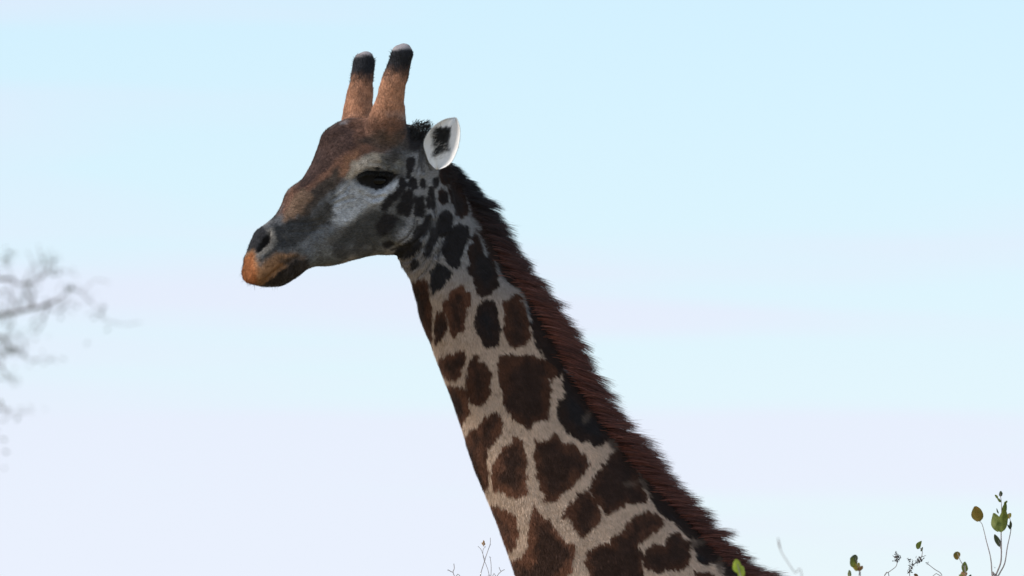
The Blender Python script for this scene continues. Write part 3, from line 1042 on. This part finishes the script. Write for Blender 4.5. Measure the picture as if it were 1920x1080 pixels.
d1 = out3 * 0.75 + down3 * (1.3 + 2 * cl_a[clump] + 0.20 * rng.normal(size=NM))[:, None] + lat3 * 0.4
frac = s / seglen[-1]
ln = np.interp(frac, [0, 0.05, 0.12, 0.5, 0.75, 1], [26, 46, 62, 72, 68, 62]) * cl_l[clump] * (1.10 - 0.50 * rng.random(NM) ** 1.2) / S
conv = ((clump + 0.05) * 5.5 - s) / S / ln * 0.4
d1 = d1 + down3 * conv[:, None]
top = sstep(0.30, 0.05, frac)[:, None]
mc = np.array((0.27, 0.085, 0.05)) * (1 - top) + np.array((0.022, 0.016, 0.018)) * top
mc = mc * (0.55 + 0.75 * rng.random((NM, 1)) + 0.12 * cl_c[clump][:, None])
mc[rng.random(NM) < 0.16] *= 0.3
mc[rng.random(NM) < 0.07] *= np.array((1.7, 2.0, 2.2))
mane = ribbons('mane', roots, d0, d1, ln, 0.0012 + 0.0009 * rng.random(NM), np.clip(mc, 0.004, 1), M_HAIR, giraffe, seg=5, tips=np.clip(mc * np.array((0.38, 0.5, 0.75)), 0.003, 1))
mane['label'] = 'stiff reddish brown mane, nearly black behind the ear'

# ------------------------------------------------------------------ eyes, lashes, ear hair, whiskers
skin = BVHTree.FromPolygons([tuple(x) for x in V[V[:, 2] > -1]], [tuple(t) for t in T], all_triangles=True)
view = Vector((0, CE, SE))


def on_skin(u, v):
    o = Vector(pt(u, v, 0.0)) - view * 3
    hit = skin.ray_cast(o, view)[0]
    return np.array(hit) if hit is not None else pt(u, v, -0.1)


def mirror_head(P):
    q = world_to_head(np.asarray(P, float))
    q[..., 1] *= -1
    return head_to_world(q)


eye_p = on_skin(708, 340)
EYE_R = 0.034
eye_c = eye_p + np.array((-0.004, CE, SE)) * (EYE_R * 0.80)
for c in (eye_c, mirror_head(eye_c)):
    b2 = bmesh.new()
    bmesh.ops.create_uvsphere(b2, u_segments=24, v_segments=16, radius=EYE_R)
    for f in b2.faces:
        f.smooth = True
    for x in b2.verts:
        x.co.x *= 1.15
        x.co.z *= 0.8
    m2 = bpy.data.meshes.new('eye')
    b2.to_mesh(m2)
    b2.free()
    eo = link('eye', m2, giraffe, M_EYE)
    eo.location = Vector(c - goff)
    eo['label'] = 'dark glossy eye'

lid = spline(ZE((300, 440), (450, 375), (600, 385), (760, 385), (900, 410)), 120)
lr = np.array([on_skin(a, b) for a, b in lid])
lr = np.repeat(lr, 3, 0) + rng.normal(size=(360, 3)) * 0.0012
nl = len(lr)
ld0 = np.column_stack([rng.normal(size=nl) * 0.15 - 0.15, -1.0 + 0 * lr[:, 0], -0.35 + 0 * lr[:, 0]])
ld1 = np.column_stack([rng.normal(size=nl) * 0.2 - 0.25, -0.5 + 0 * lr[:, 0], -1.0 + 0 * lr[:, 0]])
ribbons('eyelashes', lr, ld0, ld1, 0.026 * (0.6 + 0.6 * rng.random(nl)), np.full(nl, 0.0011), np.full((nl, 3), 0.008), M_HAIR, giraffe, seg=4)

nw = 90
wl = spline([(458, 500), (456, 520), (468, 535), (484, 537), (505, 537), (525, 535), (548, 518)], nw)
wr = np.array([on_skin(a + 4, b - 5) for a, b in wl]) + rng.normal(size=(nw, 3)) * 0.002
wd0 = np.column_stack([-0.6 + 0.8 * np.linspace(0, 1, nw), rng.normal(size=nw) * 0.5, -0.4 - 0.6 * np.linspace(0, 1, nw)]) + rng.normal(size=(nw, 3)) * 0.2
whiskers = ribbons('whiskers', wr, wd0, wd0 + rng.normal(size=(nw, 3)) * 0.3, 0.010 + 0.018 * rng.random(nw), np.full(nw, 0.0008), np.full((nw, 3), 0.10), M_HAIR, giraffe, seg=3)

whiskers['kind'] = 'stuff'

# hair in the ear and soft fringe round it
ne_ = 700
ear_skin = BVHTree.FromPolygons([tuple(x) for x in eV[:eN]], [tuple(t) for t in eF if max(t) < eN])


def on_ear(u, v):
    hit = ear_skin.ray_cast(Vector(pt(u, v, 0.0)) - view * 3, view)[0]
    return None if hit is None else np.array(hit)


hr, hd, hc, hl = [], [], [], []
for _ in range(ne_):
    a, b = random.uniform(806, 846), random.uniform(240, 300)
    h = on_ear(a, b)
    if h is None:
        continue
    near_l = b > 268 or a < 816
    hr.append(h)
    hd.append((0.55 + random.gauss(0, .25), -0.5, 0.25 + random.gauss(0, .25)) if near_l else (random.gauss(0, .4), -0.3, 0.7))
    hc.append([random.uniform(0.35, 0.7)] * 3 if (near_l and random.random() < 0.35) else [random.uniform(0.01, 0.04)] * 3 if not near_l or random.random() < .6 else [0.6, 0.57, 0.54])
    hl.append(random.uniform(0.008, 0.02))
# keep dark hair off the pale rim
hr, hd, hc, hl = np.array(hr), np.array(hd), np.array(hc), np.array(hl)
hu, hv_ = side_view(hr)
kk = (poly_sdf(hu, hv_, EAR_DARK, 30) < 1) | (hc.mean(1) > 0.3)
ribbons('ear_hair', hr[kk], hd[kk], hd[kk] + rng.normal(size=(kk.sum(), 3)) * 0.2, hl[kk], np.full(kk.sum(), 0.0013), hc[kk], M_HAIR, giraffe, seg=3)
rimu = spline(EAR_L[1:], 160).tolist() + spline(EAR_R[1:], 160).tolist()
rimy = [on_ear(a + (829 - a) * 0.07, b + (268 - b) * 0.07) for a, b in rimu]
rr = np.array([x for x in rimy if x is not None])
cenr = pt(829, 268, rr[:, 1].mean())
rd = rr - cenr
rd[:, 1] *= 0.2
rd /= np.linalg.norm(rd, axis=1)[:, None]
rr = np.repeat(rr, 3, 0)
rd = np.repeat(rd, 3, 0) + rng.normal(size=(len(rr), 3)) * 0.4
ribbons('ear_fringe', rr, rd, rd, 0.005 + 0.006 * rng.random(len(rr)), np.full(len(rr), 0.0012), np.full((len(rr), 3), 0.72), M_HAIR, giraffe, seg=2)

# worn black brush round the horn tops
hb, hbd = [], []
for sgn in (1, -1):
    for _ in range(420):
        a = random.uniform(0, 2 * math.pi)
        vv_ = random.uniform(102, 150)
        rad = np.interp(vv_, [97, 108, 128, 155], [18, 21, 21, 22.5]) / S
        uc = np.interp(vv_, [89, 108, 128, 155], [720, 718, 714, 709])
        lc = np.interp(vv_, [89, 108, 128, 155], [83, 82, 80, 77]) * sgn
        c = hpt(uc, vv_, lc)
        dq = np.array([math.cos(a), math.sin(a), 0])
        hb.append(head_to_world(c + dq * rad * 0.97))
        w2 = head_to_world(c + dq) - head_to_world(c)
        hbd.append(w2 * 0.6 + np.array([random.gauss(0, .2), random.gauss(0, .2), random.uniform(0.2, 0.9)]))
hb, hbd = np.array(hb), np.array(hbd)
hcol = np.full((len(hb), 3), 0.018)
ribbons('horn_brush', hb, hbd, hbd + np.array([0.1, 0, -0.1]), 0.003 + 0.009 * rng.random(len(hb)) ** 2, np.full(len(hb), 0.0014), hcol, M_HAIR, giraffe, seg=3)

# dark tuft on the poll, added in place of the shaded far ear
npt = 1800
pr_ = np.array([on_skin(random.uniform(770, 806), random.uniform(236, 262)) for _ in range(npt)]) + rng.normal(size=(npt, 3)) * 0.006
pd_ = np.column_stack([0.35 + rng.normal(size=npt) * 0.25, rng.normal(size=npt) * 0.4, 0.9 + rng.normal(size=npt) * 0.2])
ribbons('shaded_ear_tuft', pr_, pd_, pd_ + np.array((0.5, 0, -0.5)), 0.004 + 0.010 * rng.random(npt), np.full(npt, 0.0021), np.full((npt, 3), 0.012), M_HAIR, giraffe, seg=3)

# tail tuft
nt2 = 900
tr_ = np.array([pt(2098 + random.gauss(0, 4), random.uniform(1700, 1790), random.gauss(0, 0.008)) for _ in range(nt2)])
td = np.column_stack([rng.normal(size=nt2) * 0.12, rng.normal(size=nt2) * 0.12, -np.ones(nt2)])
ribbons('tail_tuft', tr_, td, td * np.array((0.5, 0.5, 1)), 0.35 + 0.25 * rng.random(nt2), np.full(nt2, 0.003), np.full((nt2, 3), 0.015), M_HAIR, giraffe, seg=4)


# ------------------------------------------------------------------ shrubs
def tube(name, pts, radii, mat, parent, k=6, off=(0, 0, 0)):
    pts = np.asarray(pts, float)
    radii = np.asarray(radii, float)
    n = len(pts)
    Vs, Fs = [], []
    for i in range(n):
        d = pts[min(i + 1, n - 1)] - pts[max(i - 1, 0)]
        d /= np.linalg.norm(d) + 1e-9
        a = np.cross(d, (0.3, 1, 0.2))
        a /= np.linalg.norm(a)
        b = np.cross(d, a)
        for j in range(k):
            t = 2 * math.pi * j / k
            Vs.append(pts[i] + (a * math.cos(t) + b * math.sin(t)) * radii[i])
    for i in range(n - 1):
        for j in range(k):
            p0, p1 = i * k + j, i * k + (j + 1) % k
            Fs.append((p0, p1, p1 + k, p0 + k))
    me = mesh_np(name, np.array(Vs) - np.asarray(off), Fs)
    return link(name, me, parent, mat)


def leaf_mesh(name, w, h, curl, fold, seed=0):
    """a blade with a stalk end at the origin, growing along +z, facing -y"""
    r = random.Random(seed)
    Vs, Fs = [], []
    n = 9
    ph = r.uniform(0, 6)
    for i in range(n):
        t = i / (n - 1)
        half = w * 0.5 * (math.sin(math.pi * (t * 0.94 + 0.03) ** 0.85)) ** 0.7
        for j, s in enumerate((-1, -0.5, 0, 0.5, 1)):
            wob = 1 + 0.10 * math.sin(5 * t + ph + s)
            x = s * half * wob
            Vs.append((x, curl * h * t * t + abs(s) * fold * half + 0.04 * h * math.sin(6 * t + 3 * s + ph), h * t))
    for i in range(n - 1):
        for j in range(4):
            a = i * 5 + j
            Fs.append((a, a + 1, a + 6, a + 5))
    return mesh_np(name, np.array(Vs), Fs)


def add_leaf(parent, u, v, y, w, h, ang, mat, off, tilt=0.3, seed=0):
    """blade centred at picture position u, v, w by h pixels, its tip turned ang degrees from up towards the right"""
    sc = (30.0 + y) / 30.0 / S
    me = leaf_mesh('leaf', w * sc, h * sc, random.uniform(-0.35, 0.35), random.uniform(0.1, 0.5), seed)
    o = link('leaf', me, parent, M_LEAF[mat])
    a = math.radians(ang)
    base = at(u - math.sin(a) * h / 2, v + math.cos(a) * h / 2, y)
    o.location = Vector(base - np.asarray(off))
    o.rotation_euler = (random.uniform(-tilt, tilt), a, random.uniform(-tilt, tilt) * 1.5)
    return o


def stem(parent, pts, y, off, base=None, r0=2.6, r1=0.8, mat=None, name='stem'):
    """twig through picture points (top first); with base it runs on down to the ground"""
    P3 = [at(a, b, y) for a, b in pts]
    if base is not None:
        e = P3[-1]
        g = np.asarray(base, float)
        for t in (0.2, 0.4, 0.6, 0.8, 1.0):
            w = np.array([math.sin(7 * t + e[0] * 9) * 0.04, math.cos(5 * t + e[0] * 7) * 0.04, 0]) * (1 - t)
            P3.append(np.array([e[0] + (g[0] - e[0]) * t ** 1.6, e[1] + (g[1] - e[1]) * t ** 1.6, e[2] * (1 - t) - 0.01 * (t == 1)]) + w)
    R = spline(P3, len(P3) * 4)
    n = len(R)
    d = np.linalg.norm(R - R[0], axis=1)
    rad = r1 / 1000 + (r0 - r1) / 1000 * np.minimum(d / 0.35, 1)
    if base is not None:
        rad = rad + 0.008 * np.clip((d - 0.6) / 2.3, 0, 1)
    return tube(name, R, rad * 1.3, mat or M_TWIG, parent, off=off)


def seed_head(parent, u, v, y, size, off, n=14, seed=1):
    """a ragged cluster of dry seed scales"""
    r = random.Random(seed)
    c = at(u, v, y)
    s = size / S * 0.78
    Vs, Fs = [], []
    for _ in range(n):
        a = c + np.array([r.gauss(0, .32), r.gauss(0, .32), r.gauss(0, .32)]) * s
        d = np.array([r.gauss(0, 1), r.gauss(0, 1), r.gauss(0.2, 1)])
        d /= np.linalg.norm(d)
        b = np.cross(d, (r.gauss(0, 1), r.gauss(0, 1), r.gauss(0, 1)))
        b /= np.linalg.norm(b)
        k = len(Vs)
        L_, W_ = s * r.uniform(0.22, 0.45), s * r.uniform(0.12, 0.24)
        Vs += [a - d * L_, a + b * W_, a + d * L_, a - b * W_, a + np.cross(d, b) * W_ * 0.7]
        Fs += [(k, k + 1, k + 4), (k + 1, k + 2, k + 4), (k + 2, k + 3, k + 4), (k + 3, k, k + 4)]
    me = mesh_np('seed_head', np.array(Vs) - np.asarray(off), Fs)
    return link('seed_head', me, parent, M_SEED)


def low_foliage(parent, base, spread, zmax, n, mat, off, seed=0):
    """the mass of leaves lower down, out of the picture"""
    r = random.Random(seed)
    Vs, Fs = [], []
    for _ in range(n):
        z = r.uniform(0.5, zmax)
        a = r.uniform(0, 6.283)
        rad = spread * math.sqrt(r.random()) * (0.35 + 0.65 * math.sin(min(1, z / zmax) * 2.2))
        c = np.array([base[0] + rad * math.cos(a), base[1] + rad * math.sin(a), z])
        d = np.array([r.gauss(0, 1), r.gauss(0, 1), r.gauss(0.3, .7)])
        d /= np.linalg.norm(d)
        b = np.cross(d, (r.gauss(0, 1), r.gauss(0, 1), r.gauss(0, 1)))
        b /= np.linalg.norm(b)
        k = len(Vs)
        L_ = r.uniform(0.035, 0.06)
        Vs += [c, c + d * L_ * .5 + b * L_ * .38, c + d * L_, c + d * L_ * .5 - b * L_ * .38]
        Fs.append((k, k + 1, k + 2, k + 3))
    o = link('foliage', mesh_np('foliage', np.array(Vs) - np.asarray(off), Fs), parent, M_LEAF[mat])
    o['kind'] = 'stuff'
    return o


R_ = lambda *p: crop(1420, 880, 3.84, p)


def rl(par, x, y, w, h, ang, mat, dep, off, seed):
    u, v = R_((x, y))[0]
    return add_leaf(par, u, v, dep, w / 3.84, h / 3.84, ang, mat, off, seed=seed)


GRP = 'shrub tops along the bottom of the view'
# tall leafy shrub
dep = -0.9
gb = np.array([at(1868, 1080, dep)[0], dep, 0.0])
sh = thing('shrub', 'leafy shrub with three tall thin stems and rounded olive green leaves', 'shrub', gb)
stem(sh, R_((1597, 372), (1620, 400), (1650, 520), (1680, 640), (1690, 768), (1700, 900)), dep, gb, gb + (-0.03, 0, 0))
stem(sh, R_((1748, 175), (1757, 240), (1758, 340), (1755, 460), (1757, 600), (1750, 680), (1715, 768), (1690, 860)), dep, gb, gb)
stem(sh, R_((1812, 320), (1822, 380), (1825, 440), (1800, 560), (1780, 680), (1735, 768), (1700, 880)), dep, gb, gb + (0.03, 0.02, 0))
stem(sh, R_((1725, 480), (1745, 540), (1752, 575)), dep, gb, r0=1.5, name='twig')
rl(sh, 1585, 318, 88, 116, -8, 'olive', dep, gb, 1)
rl(sh, 1712, 378, 84, 150, -22, 'green', dep, gb, 2)
rl(sh, 1765, 372, 80, 160, 12, 'green', dep - 0.012, gb, 3)
rl(sh, 1780, 285, 38, 95, 8, 'green', dep, gb, 4)
rl(sh, 1812, 335, 36, 46, 30, 'yellow', dep, gb, 5)
rl(sh, 1727, 512, 38, 98, -25, 'dark', dep, gb, 6)
rl(sh, 1824, 402, 24, 62, 12, 'dark', dep, gb, 7)
rl(sh, 1812, 412, 16, 34, -40, 'dark', dep, gb, 8)
rl(sh, 1752, 176, 28, 40, 5, 'dark', dep, gb, 9)
rl(sh, 1722, 196, 18, 36, -40, 'green', dep, gb, 10)
rl(sh, 1742, 222, 20, 40, -50, 'green', dep, gb, 11)
rl(sh, 1790, 238, 18, 36, 45, 'green', dep, gb, 12)
rl(sh, 1730, 300, 12, 40, -20, 'dark', dep, gb, 13)
seed_head(sh, *R_((1710, 706))[0], dep, 3.5, gb, 5, 3)
low_foliage(sh, gb, 0.55, at(1868, 1100, dep)[2] - 0.10, 900, 'green', gb, 5)
# small leafy shrub
dep = -1.3
gb = np.array([at(1810, 1080, dep)[0], dep, 0.0])
sh = thing('shrub', 'shrub with a few small pointed leaves on one thin upright twig', 'shrub', gb)
stem(sh, R_((1440, 600), (1458, 650), (1480, 690), (1495, 740), (1500, 800)), dep, gb, gb, r0=2.0)
stem(sh, R_((1530, 770), (1512, 800), (1502, 840)), dep, gb, r0=1.5, name='twig')
rl(sh, 1440, 622, 56, 60, 170, 'olive', dep, gb, 21)
rl(sh, 1494, 706, 48, 76, 5, 'green', dep, gb, 22)
rl(sh, 1482, 755, 56, 48, -30, 'brown', dep, gb, 23)
rl(sh, 1462, 770, 30, 40, -50, 'green', dep, gb, 24)
rl(sh, 1532, 770, 22, 34, 30, 'dark', dep, gb, 25)
low_foliage(sh, gb, 0.3, at(1810, 1110, dep)[2] - 0.1, 300, 'olive', gb, 6)
# dry seed shrub
dep = -0.6
gb = np.array([at(1712, 1080, dep)[0], dep, 0.0])
sh = thing('shrub', 'nearly bare shrub with ragged dark seed heads on grey twigs', 'shrub', gb)
stem(sh, R_((1000, 620), (1003, 690), (960, 730), (915, 768), (960, 860)), dep, gb, gb, r0=2.0)
stem(sh, R_((1165, 560), (1188, 590), (1172, 650), (1120, 690), (1098, 745), (1100, 830)), dep, gb, gb + (0.02, 0, 0), r0=2.0)
stem(sh, R_((1218, 674), (1270, 715), (1330, 770), (1250, 880)), dep, gb, gb + (0.04, 0.02, 0), r0=2.2)
for i, (x, y, sz) in enumerate([(1003, 612, 10), (1012, 634, 13), (1000, 655, 9), (1098, 652, 9), (1112, 690, 11), (1105, 712, 8), (1160, 655, 11), (1185, 640, 11), (1150, 670, 9), (1096, 742, 10), (1222, 676, 5)]):
    seed_head(sh, *R_((x, y))[0], dep, sz, gb, 12, 30 + i)
rl(sh, 1165, 545, 38, 62, 30, 'green', dep, gb, 31)
rl(sh, 1184, 575, 16, 34, 20, 'dark', dep, gb, 32)
rl(sh, 1148, 765, 44, 30, 60, 'brown', dep, gb, 33)
low_foliage(sh, gb, 0.4, at(1712, 1110, dep)[2] - 0.1, 200, 'brown', gb, 7)
# shrub with yellowing leaves
dep = -1.9
gb = np.array([at(1606, 1080, dep)[0], dep, 0.0])
sh = thing('shrub', 'shrub with a tight cluster of green and yellowing leaves at its tip', 'shrub', gb)
stem(sh, R_((705, 640), (722, 690), (735, 730), (732, 768), (740, 850)), dep, gb, gb, r0=2.2)
stem(sh, R_((664, 740), (672, 790), (720, 850)), dep, gb, r0=1.5, name='twig')
rl(sh, 700, 645, 62, 60, 10, 'dark', dep, gb, 41)
rl(sh, 690, 672, 66, 70, -15, 'green', dep, gb, 42)
rl(sh, 720, 700, 46, 66, 25, 'yellow', dep, gb, 43)
rl(sh, 742, 712, 32, 50, 35, 'brown', dep, gb, 44)
rl(sh, 664, 750, 28, 52, -5, 'green', dep, gb, 45)
rl(sh, 704, 700, 40, 40, 0, 'yellow', dep, gb, 46)
low_foliage(sh, gb, 0.4, at(1606, 1110, dep)[2] - 0.1, 400, 'green', gb, 8)
# leaf tip in front of the mane
dep = -4.2
gb = np.array([at(1388, 1080, dep)[0], dep, 0.0])
sh = thing('shrub', 'shrub with one bright yellow green leaf against the mane', 'shrub', gb)
stem(sh, [(1383, 1058), (1388, 1080), (1392, 1120)], dep, gb, gb, r0=2.0)
add_leaf(sh, 1382, 1061, dep, 17, 26, -12, 'bright', gb, seed=51)
add_leaf(sh, 1391, 1072, dep, 15, 22, 15, 'bright', gb, seed=52)
low_foliage(sh, gb, 0.4, at(1388, 1130, dep)[2] - 0.1, 400, 'green', gb, 9)
# blurred dry stalk
dep = -6.5
gb = np.array([at(1500, 1080, dep)[0], dep, 0.0])
sh = thing('grass_stalk', 'pale bent dry grass stalk behind the end of the mane', 'grass', gb)
sh['label'] = 'pale blurred dry grass stalk bending beside the end of the mane'
stem(sh, R_((150, 500), (163, 570), (200, 640), (270, 745), (330, 850)), dep, gb, gb, r0=1.0, r1=0.9)
tube('seed_spike', [at(*R_((148, 490))[0], dep), at(*R_((158, 545))[0], dep), at(*R_((168, 585))[0], dep)], [0.001, 0.0026, 0.001], M_TWIG, sh, off=gb)
# bare twigs by the throat
dep = -0.4
gb = np.array([at(900, 1080, dep)[0], dep, 0.0])
sh = thing('shrub', "bare twiggy shrub with one dry brown flower beside the giraffe's throat", 'shrub', gb)
stem(sh, Z6((286, 822), (284, 865), (262, 930), (240, 1000), (218, 1085), (225, 1200)), dep, gb, gb, r0=1.8, r1=0.7)
stem(sh, Z6((284, 950), (291, 1010), (288, 1090), (270, 1180)), dep, gb, gb + (0.02, 0, 0), r0=1.6, r1=0.7)
stem(sh, Z6((202, 878), (225, 905), (243, 955), (252, 975)), dep, gb, r0=1.0, r1=0.6, name='twig')
stem(sh, Z6((255, 880), (236, 905), (240, 960), (265, 1025), (280, 1080)), dep, gb, r0=1.2, r1=0.6, name='twig')
stem(sh, Z6((40, 1000), (42, 1030), (34, 1052), (45, 1085), (90, 1190)), dep, gb, gb + (-0.03, 0, 0), r0=1.8, r1=0.9)
stem(sh, Z6((0, 1038), (20, 1050), (36, 1056)), dep, gb, r0=1.6, r1=0.9, name='twig')
stem(sh, Z6((382, 1036), (358, 1050), (330, 1085), (300, 1180)), dep + 0.1, gb, gb + (0.03, 0, 0), r0=1.6, r1=0.8)
stem(sh, Z6((344, 1020), (352, 1040), (360, 1050)), dep + 0.1, gb, r0=1.2, r1=0.8, name='twig')
for i, (x, y, sz) in enumerate([(284, 955, 3.5), (3, 1038, 3.5), (285, 870, 2.5), (252, 952, 2.0), (40, 1000, 2.0)]):
    seed_head(sh, *Z6((x, y))[0], dep, sz, gb, 6, 60 + i)
for i, (x, y, a) in enumerate([(226, 860, -60), (240, 850, 0), (252, 862, 60), (236, 872, 180), (246, 872, 130)]):
    u, v = Z6((x, y))[0]
    add_leaf(sh, u, v, dep, 4.5, 6.5, a, 'brown', gb, 0.8, 70 + i)
low_foliage(sh, gb, 0.4, at(900, 1110, dep)[2] - 0.1, 150, 'brown', gb, 10)

# ------------------------------------------------------------------ far tree, out of focus
TD = 48.0
tb = np.array([at(-620, 540, TD)[0], TD, 0.0])
tree = thing('tree', 'blurred thorn tree with thin bare branch tips reaching in beside the sky', 'tree', tb)
tree['label'] = 'blurred far tree whose thin sparse branch tips reach into the sky'
T_ = lambda *p: crop(0, 440, 2.842, p)
trunk_top = at(-600, 900, TD)
tube('trunk', spline([tb - (0, 0, 0.05), tb + (0.1, 0.1, 1.6), tb + (0.05, 0, 3.2), trunk_top], 16), np.linspace(0.24, 0.13, 16), M_BARK, tree, 10, off=tb)
r = random.Random(12)
crown_V, crown_F = [], []


def leaflets(p, n, s, size):
    for _ in range(n):
        c = p + np.array([r.gauss(0, s), r.gauss(0, s), r.gauss(0, s * 0.7)])
        d = np.array([r.gauss(0, 1), r.gauss(0, 1), r.gauss(0, .6)])
        d /= np.linalg.norm(d)
        b = np.cross(d, (r.gauss(0, 1), r.gauss(0, 1), r.gauss(0, 1)))
        b /= np.linalg.norm(b)
        k = len(crown_V)
        L_ = size * r.uniform(0.7, 1.3)
        crown_V.extend([c, c + d * L_ * .5 + b * L_ * .3, c + d * L_, c + d * L_ * .5 - b * L_ * .3])
        crown_F.append((k, k + 1, k + 2, k + 3))


def limb(pts, r0, r1, twigs, leafy, seen=False):
    C = spline(pts, max(8, len(pts) * 4))
    tube('branch', C, np.linspace(r0, r1, len(C)) * (0.55 if r0 < 0.055 else 1.0), M_BARK, tree, 6, off=tb)
    for _ in range(twigs):
        i = r.randrange(len(C) // 4, len(C))
        L_ = r.uniform(0.12, 0.38)
        d = np.array([r.uniform(-0.5, 1.0), r.gauss(0, .6), r.uniform(-0.5, 0.8)])
        d /= np.linalg.norm(d)
        e = C[i] + d * L_
        m = C[i] + d * L_ * 0.5 + np.array([0, 0, r.gauss(0, .05)])
        tube('twig', spline([C[i], m, e], 6), np.linspace(r1 * 0.8, 0.003, 6), M_BARK, tree, 4, off=tb)
        if r.random() < leafy:
            leaflets(e, r.randrange(5, 14), 0.06, 0.035)


# branches that reach into the picture
hub1, hub2 = at(-330, 640, TD), at(-300, 520, TD + 0.6)
limb([trunk_top, at(-470, 760, TD), hub1], 0.12, 0.06, 0, 0)
limb([trunk_top, at(-480, 700, TD + .4), hub2], 0.11, 0.05, 2, 0.5)
limb([hub1, at(-120, 612, TD)] + [at(a, b, TD) for a, b in T_((0, 432), (130, 402), (240, 376), (310, 345), (350, 310))], 0.05, 0.010, 9, 0.6)
limb([at(a, b, TD) for a, b in T_((350, 310), (390, 285), (450, 325), (500, 375), (530, 410), (572, 462))], 0.010, 0.004, 5, 0.3)
limb([hub2, at(-130, 520, TD + .6)] + [at(a, b, TD + .5) for a, b in T_((0, 235), (60, 238), (110, 266), (190, 240), (260, 185))], 0.04, 0.006, 8, 0.7)
limb([hub1, at(-150, 650, TD - .3)] + [at(a, b, TD - .3) for a, b in T_((-20, 540), (40, 590), (95, 630), (180, 680))], 0.03, 0.004, 6, 0.7)
limb([hub1, at(-130, 700, TD - .5)] + [at(a, b, TD - .5) for a, b in T_((-40, 690), (30, 740), (75, 775))], 0.03, 0.005, 4, 0.7)
limb([hub1, at(-160, 730, TD - .7)] + [at(a, b, TD - .7) for a, b in T_((-40, 900), (20, 935), (50, 955))], 0.03, 0.004, 2, 0.6)
for x, y, n, s in [(385, 285, 16, .05), (360, 300, 14, .05), (295, 350, 10, .04), (55, 330, 22, .07), (170, 318, 14, .05), (110, 360, 12, .05), (35, 118, 14, .05), (5, 170, 10, .05),
                   (250, 190, 7, .05), (500, 330, 6, .05), (530, 410, 8, .05), (570, 465, 5, .04), (30, 590, 30, .07), (20, 560, 18, .05), (95, 628, 12, .04), (10, 640, 14, .05),
                   (60, 492, 16, .06), (180, 488, 9, .04), (100, 530, 7, .04), (70, 775, 14, .04), (40, 745, 9, .04), (45, 955, 9, .035), (185, 685, 4, .03), (230, 615, 3, .04), (30, 400, 14, .06), (0, 470, 16, .06),
                   (130, 430, 10, .06), (280, 440, 4, .07), (350, 220, 5, .06), (440, 578, 3, .05)]:
    leaflets(at(*T_((x, y))[0], TD + r.uniform(-.3, .3)), int(n * 0.9), s, 0.038)
# the rest of the crown, outside the picture
edge_x = at(-60, 540, TD)[0]


def grow(p, d, length, rad, depth):
    d = d / np.linalg.norm(d)
    bend = np.array([r.gauss(0, .25), r.gauss(0, .25), r.gauss(0.05, .2)])
    m = p + d * length * 0.5 + bend * length * 0.25
    e = p + d * length + bend * length * 0.2
    if e[0] > edge_x:
        return
    tube('branch', spline([p, m, e], 8), np.linspace(rad, rad * 0.55, 8), M_BARK, tree, 6, off=tb)
    if depth == 0:
        leaflets(e, 90, 0.20, 0.05)
        leaflets(m, 45, 0.20, 0.05)
        return
    for k in range(3):
        nd = d + np.array([r.gauss(0, .6), r.gauss(0, .6), r.gauss(0.0, .38)])
        q = m * (1 - k / 2) + e * (k / 2)
        grow(q, nd, length * r.uniform(0.55, 0.8), rad * 0.5, depth - 1)


fork = tb + np.array([0.05, 0, 3.2])
for a in (0.5, 1.9, 2.7, 3.6, 4.6, 5.6):
    z0 = fork + (trunk_top - fork) * r.uniform(0.2, 1.0)
    grow(z0, np.array([math.cos(a) * 0.9, math.sin(a) * 0.9, r.uniform(0.5, 1.1)]), r.uniform(1.3, 1.8), 0.085, 2)
crown = link('crown', mesh_np('crown', np.array(crown_V) - tb, crown_F), tree, M_LEAF['dark'])
crown['kind'] = 'stuff'
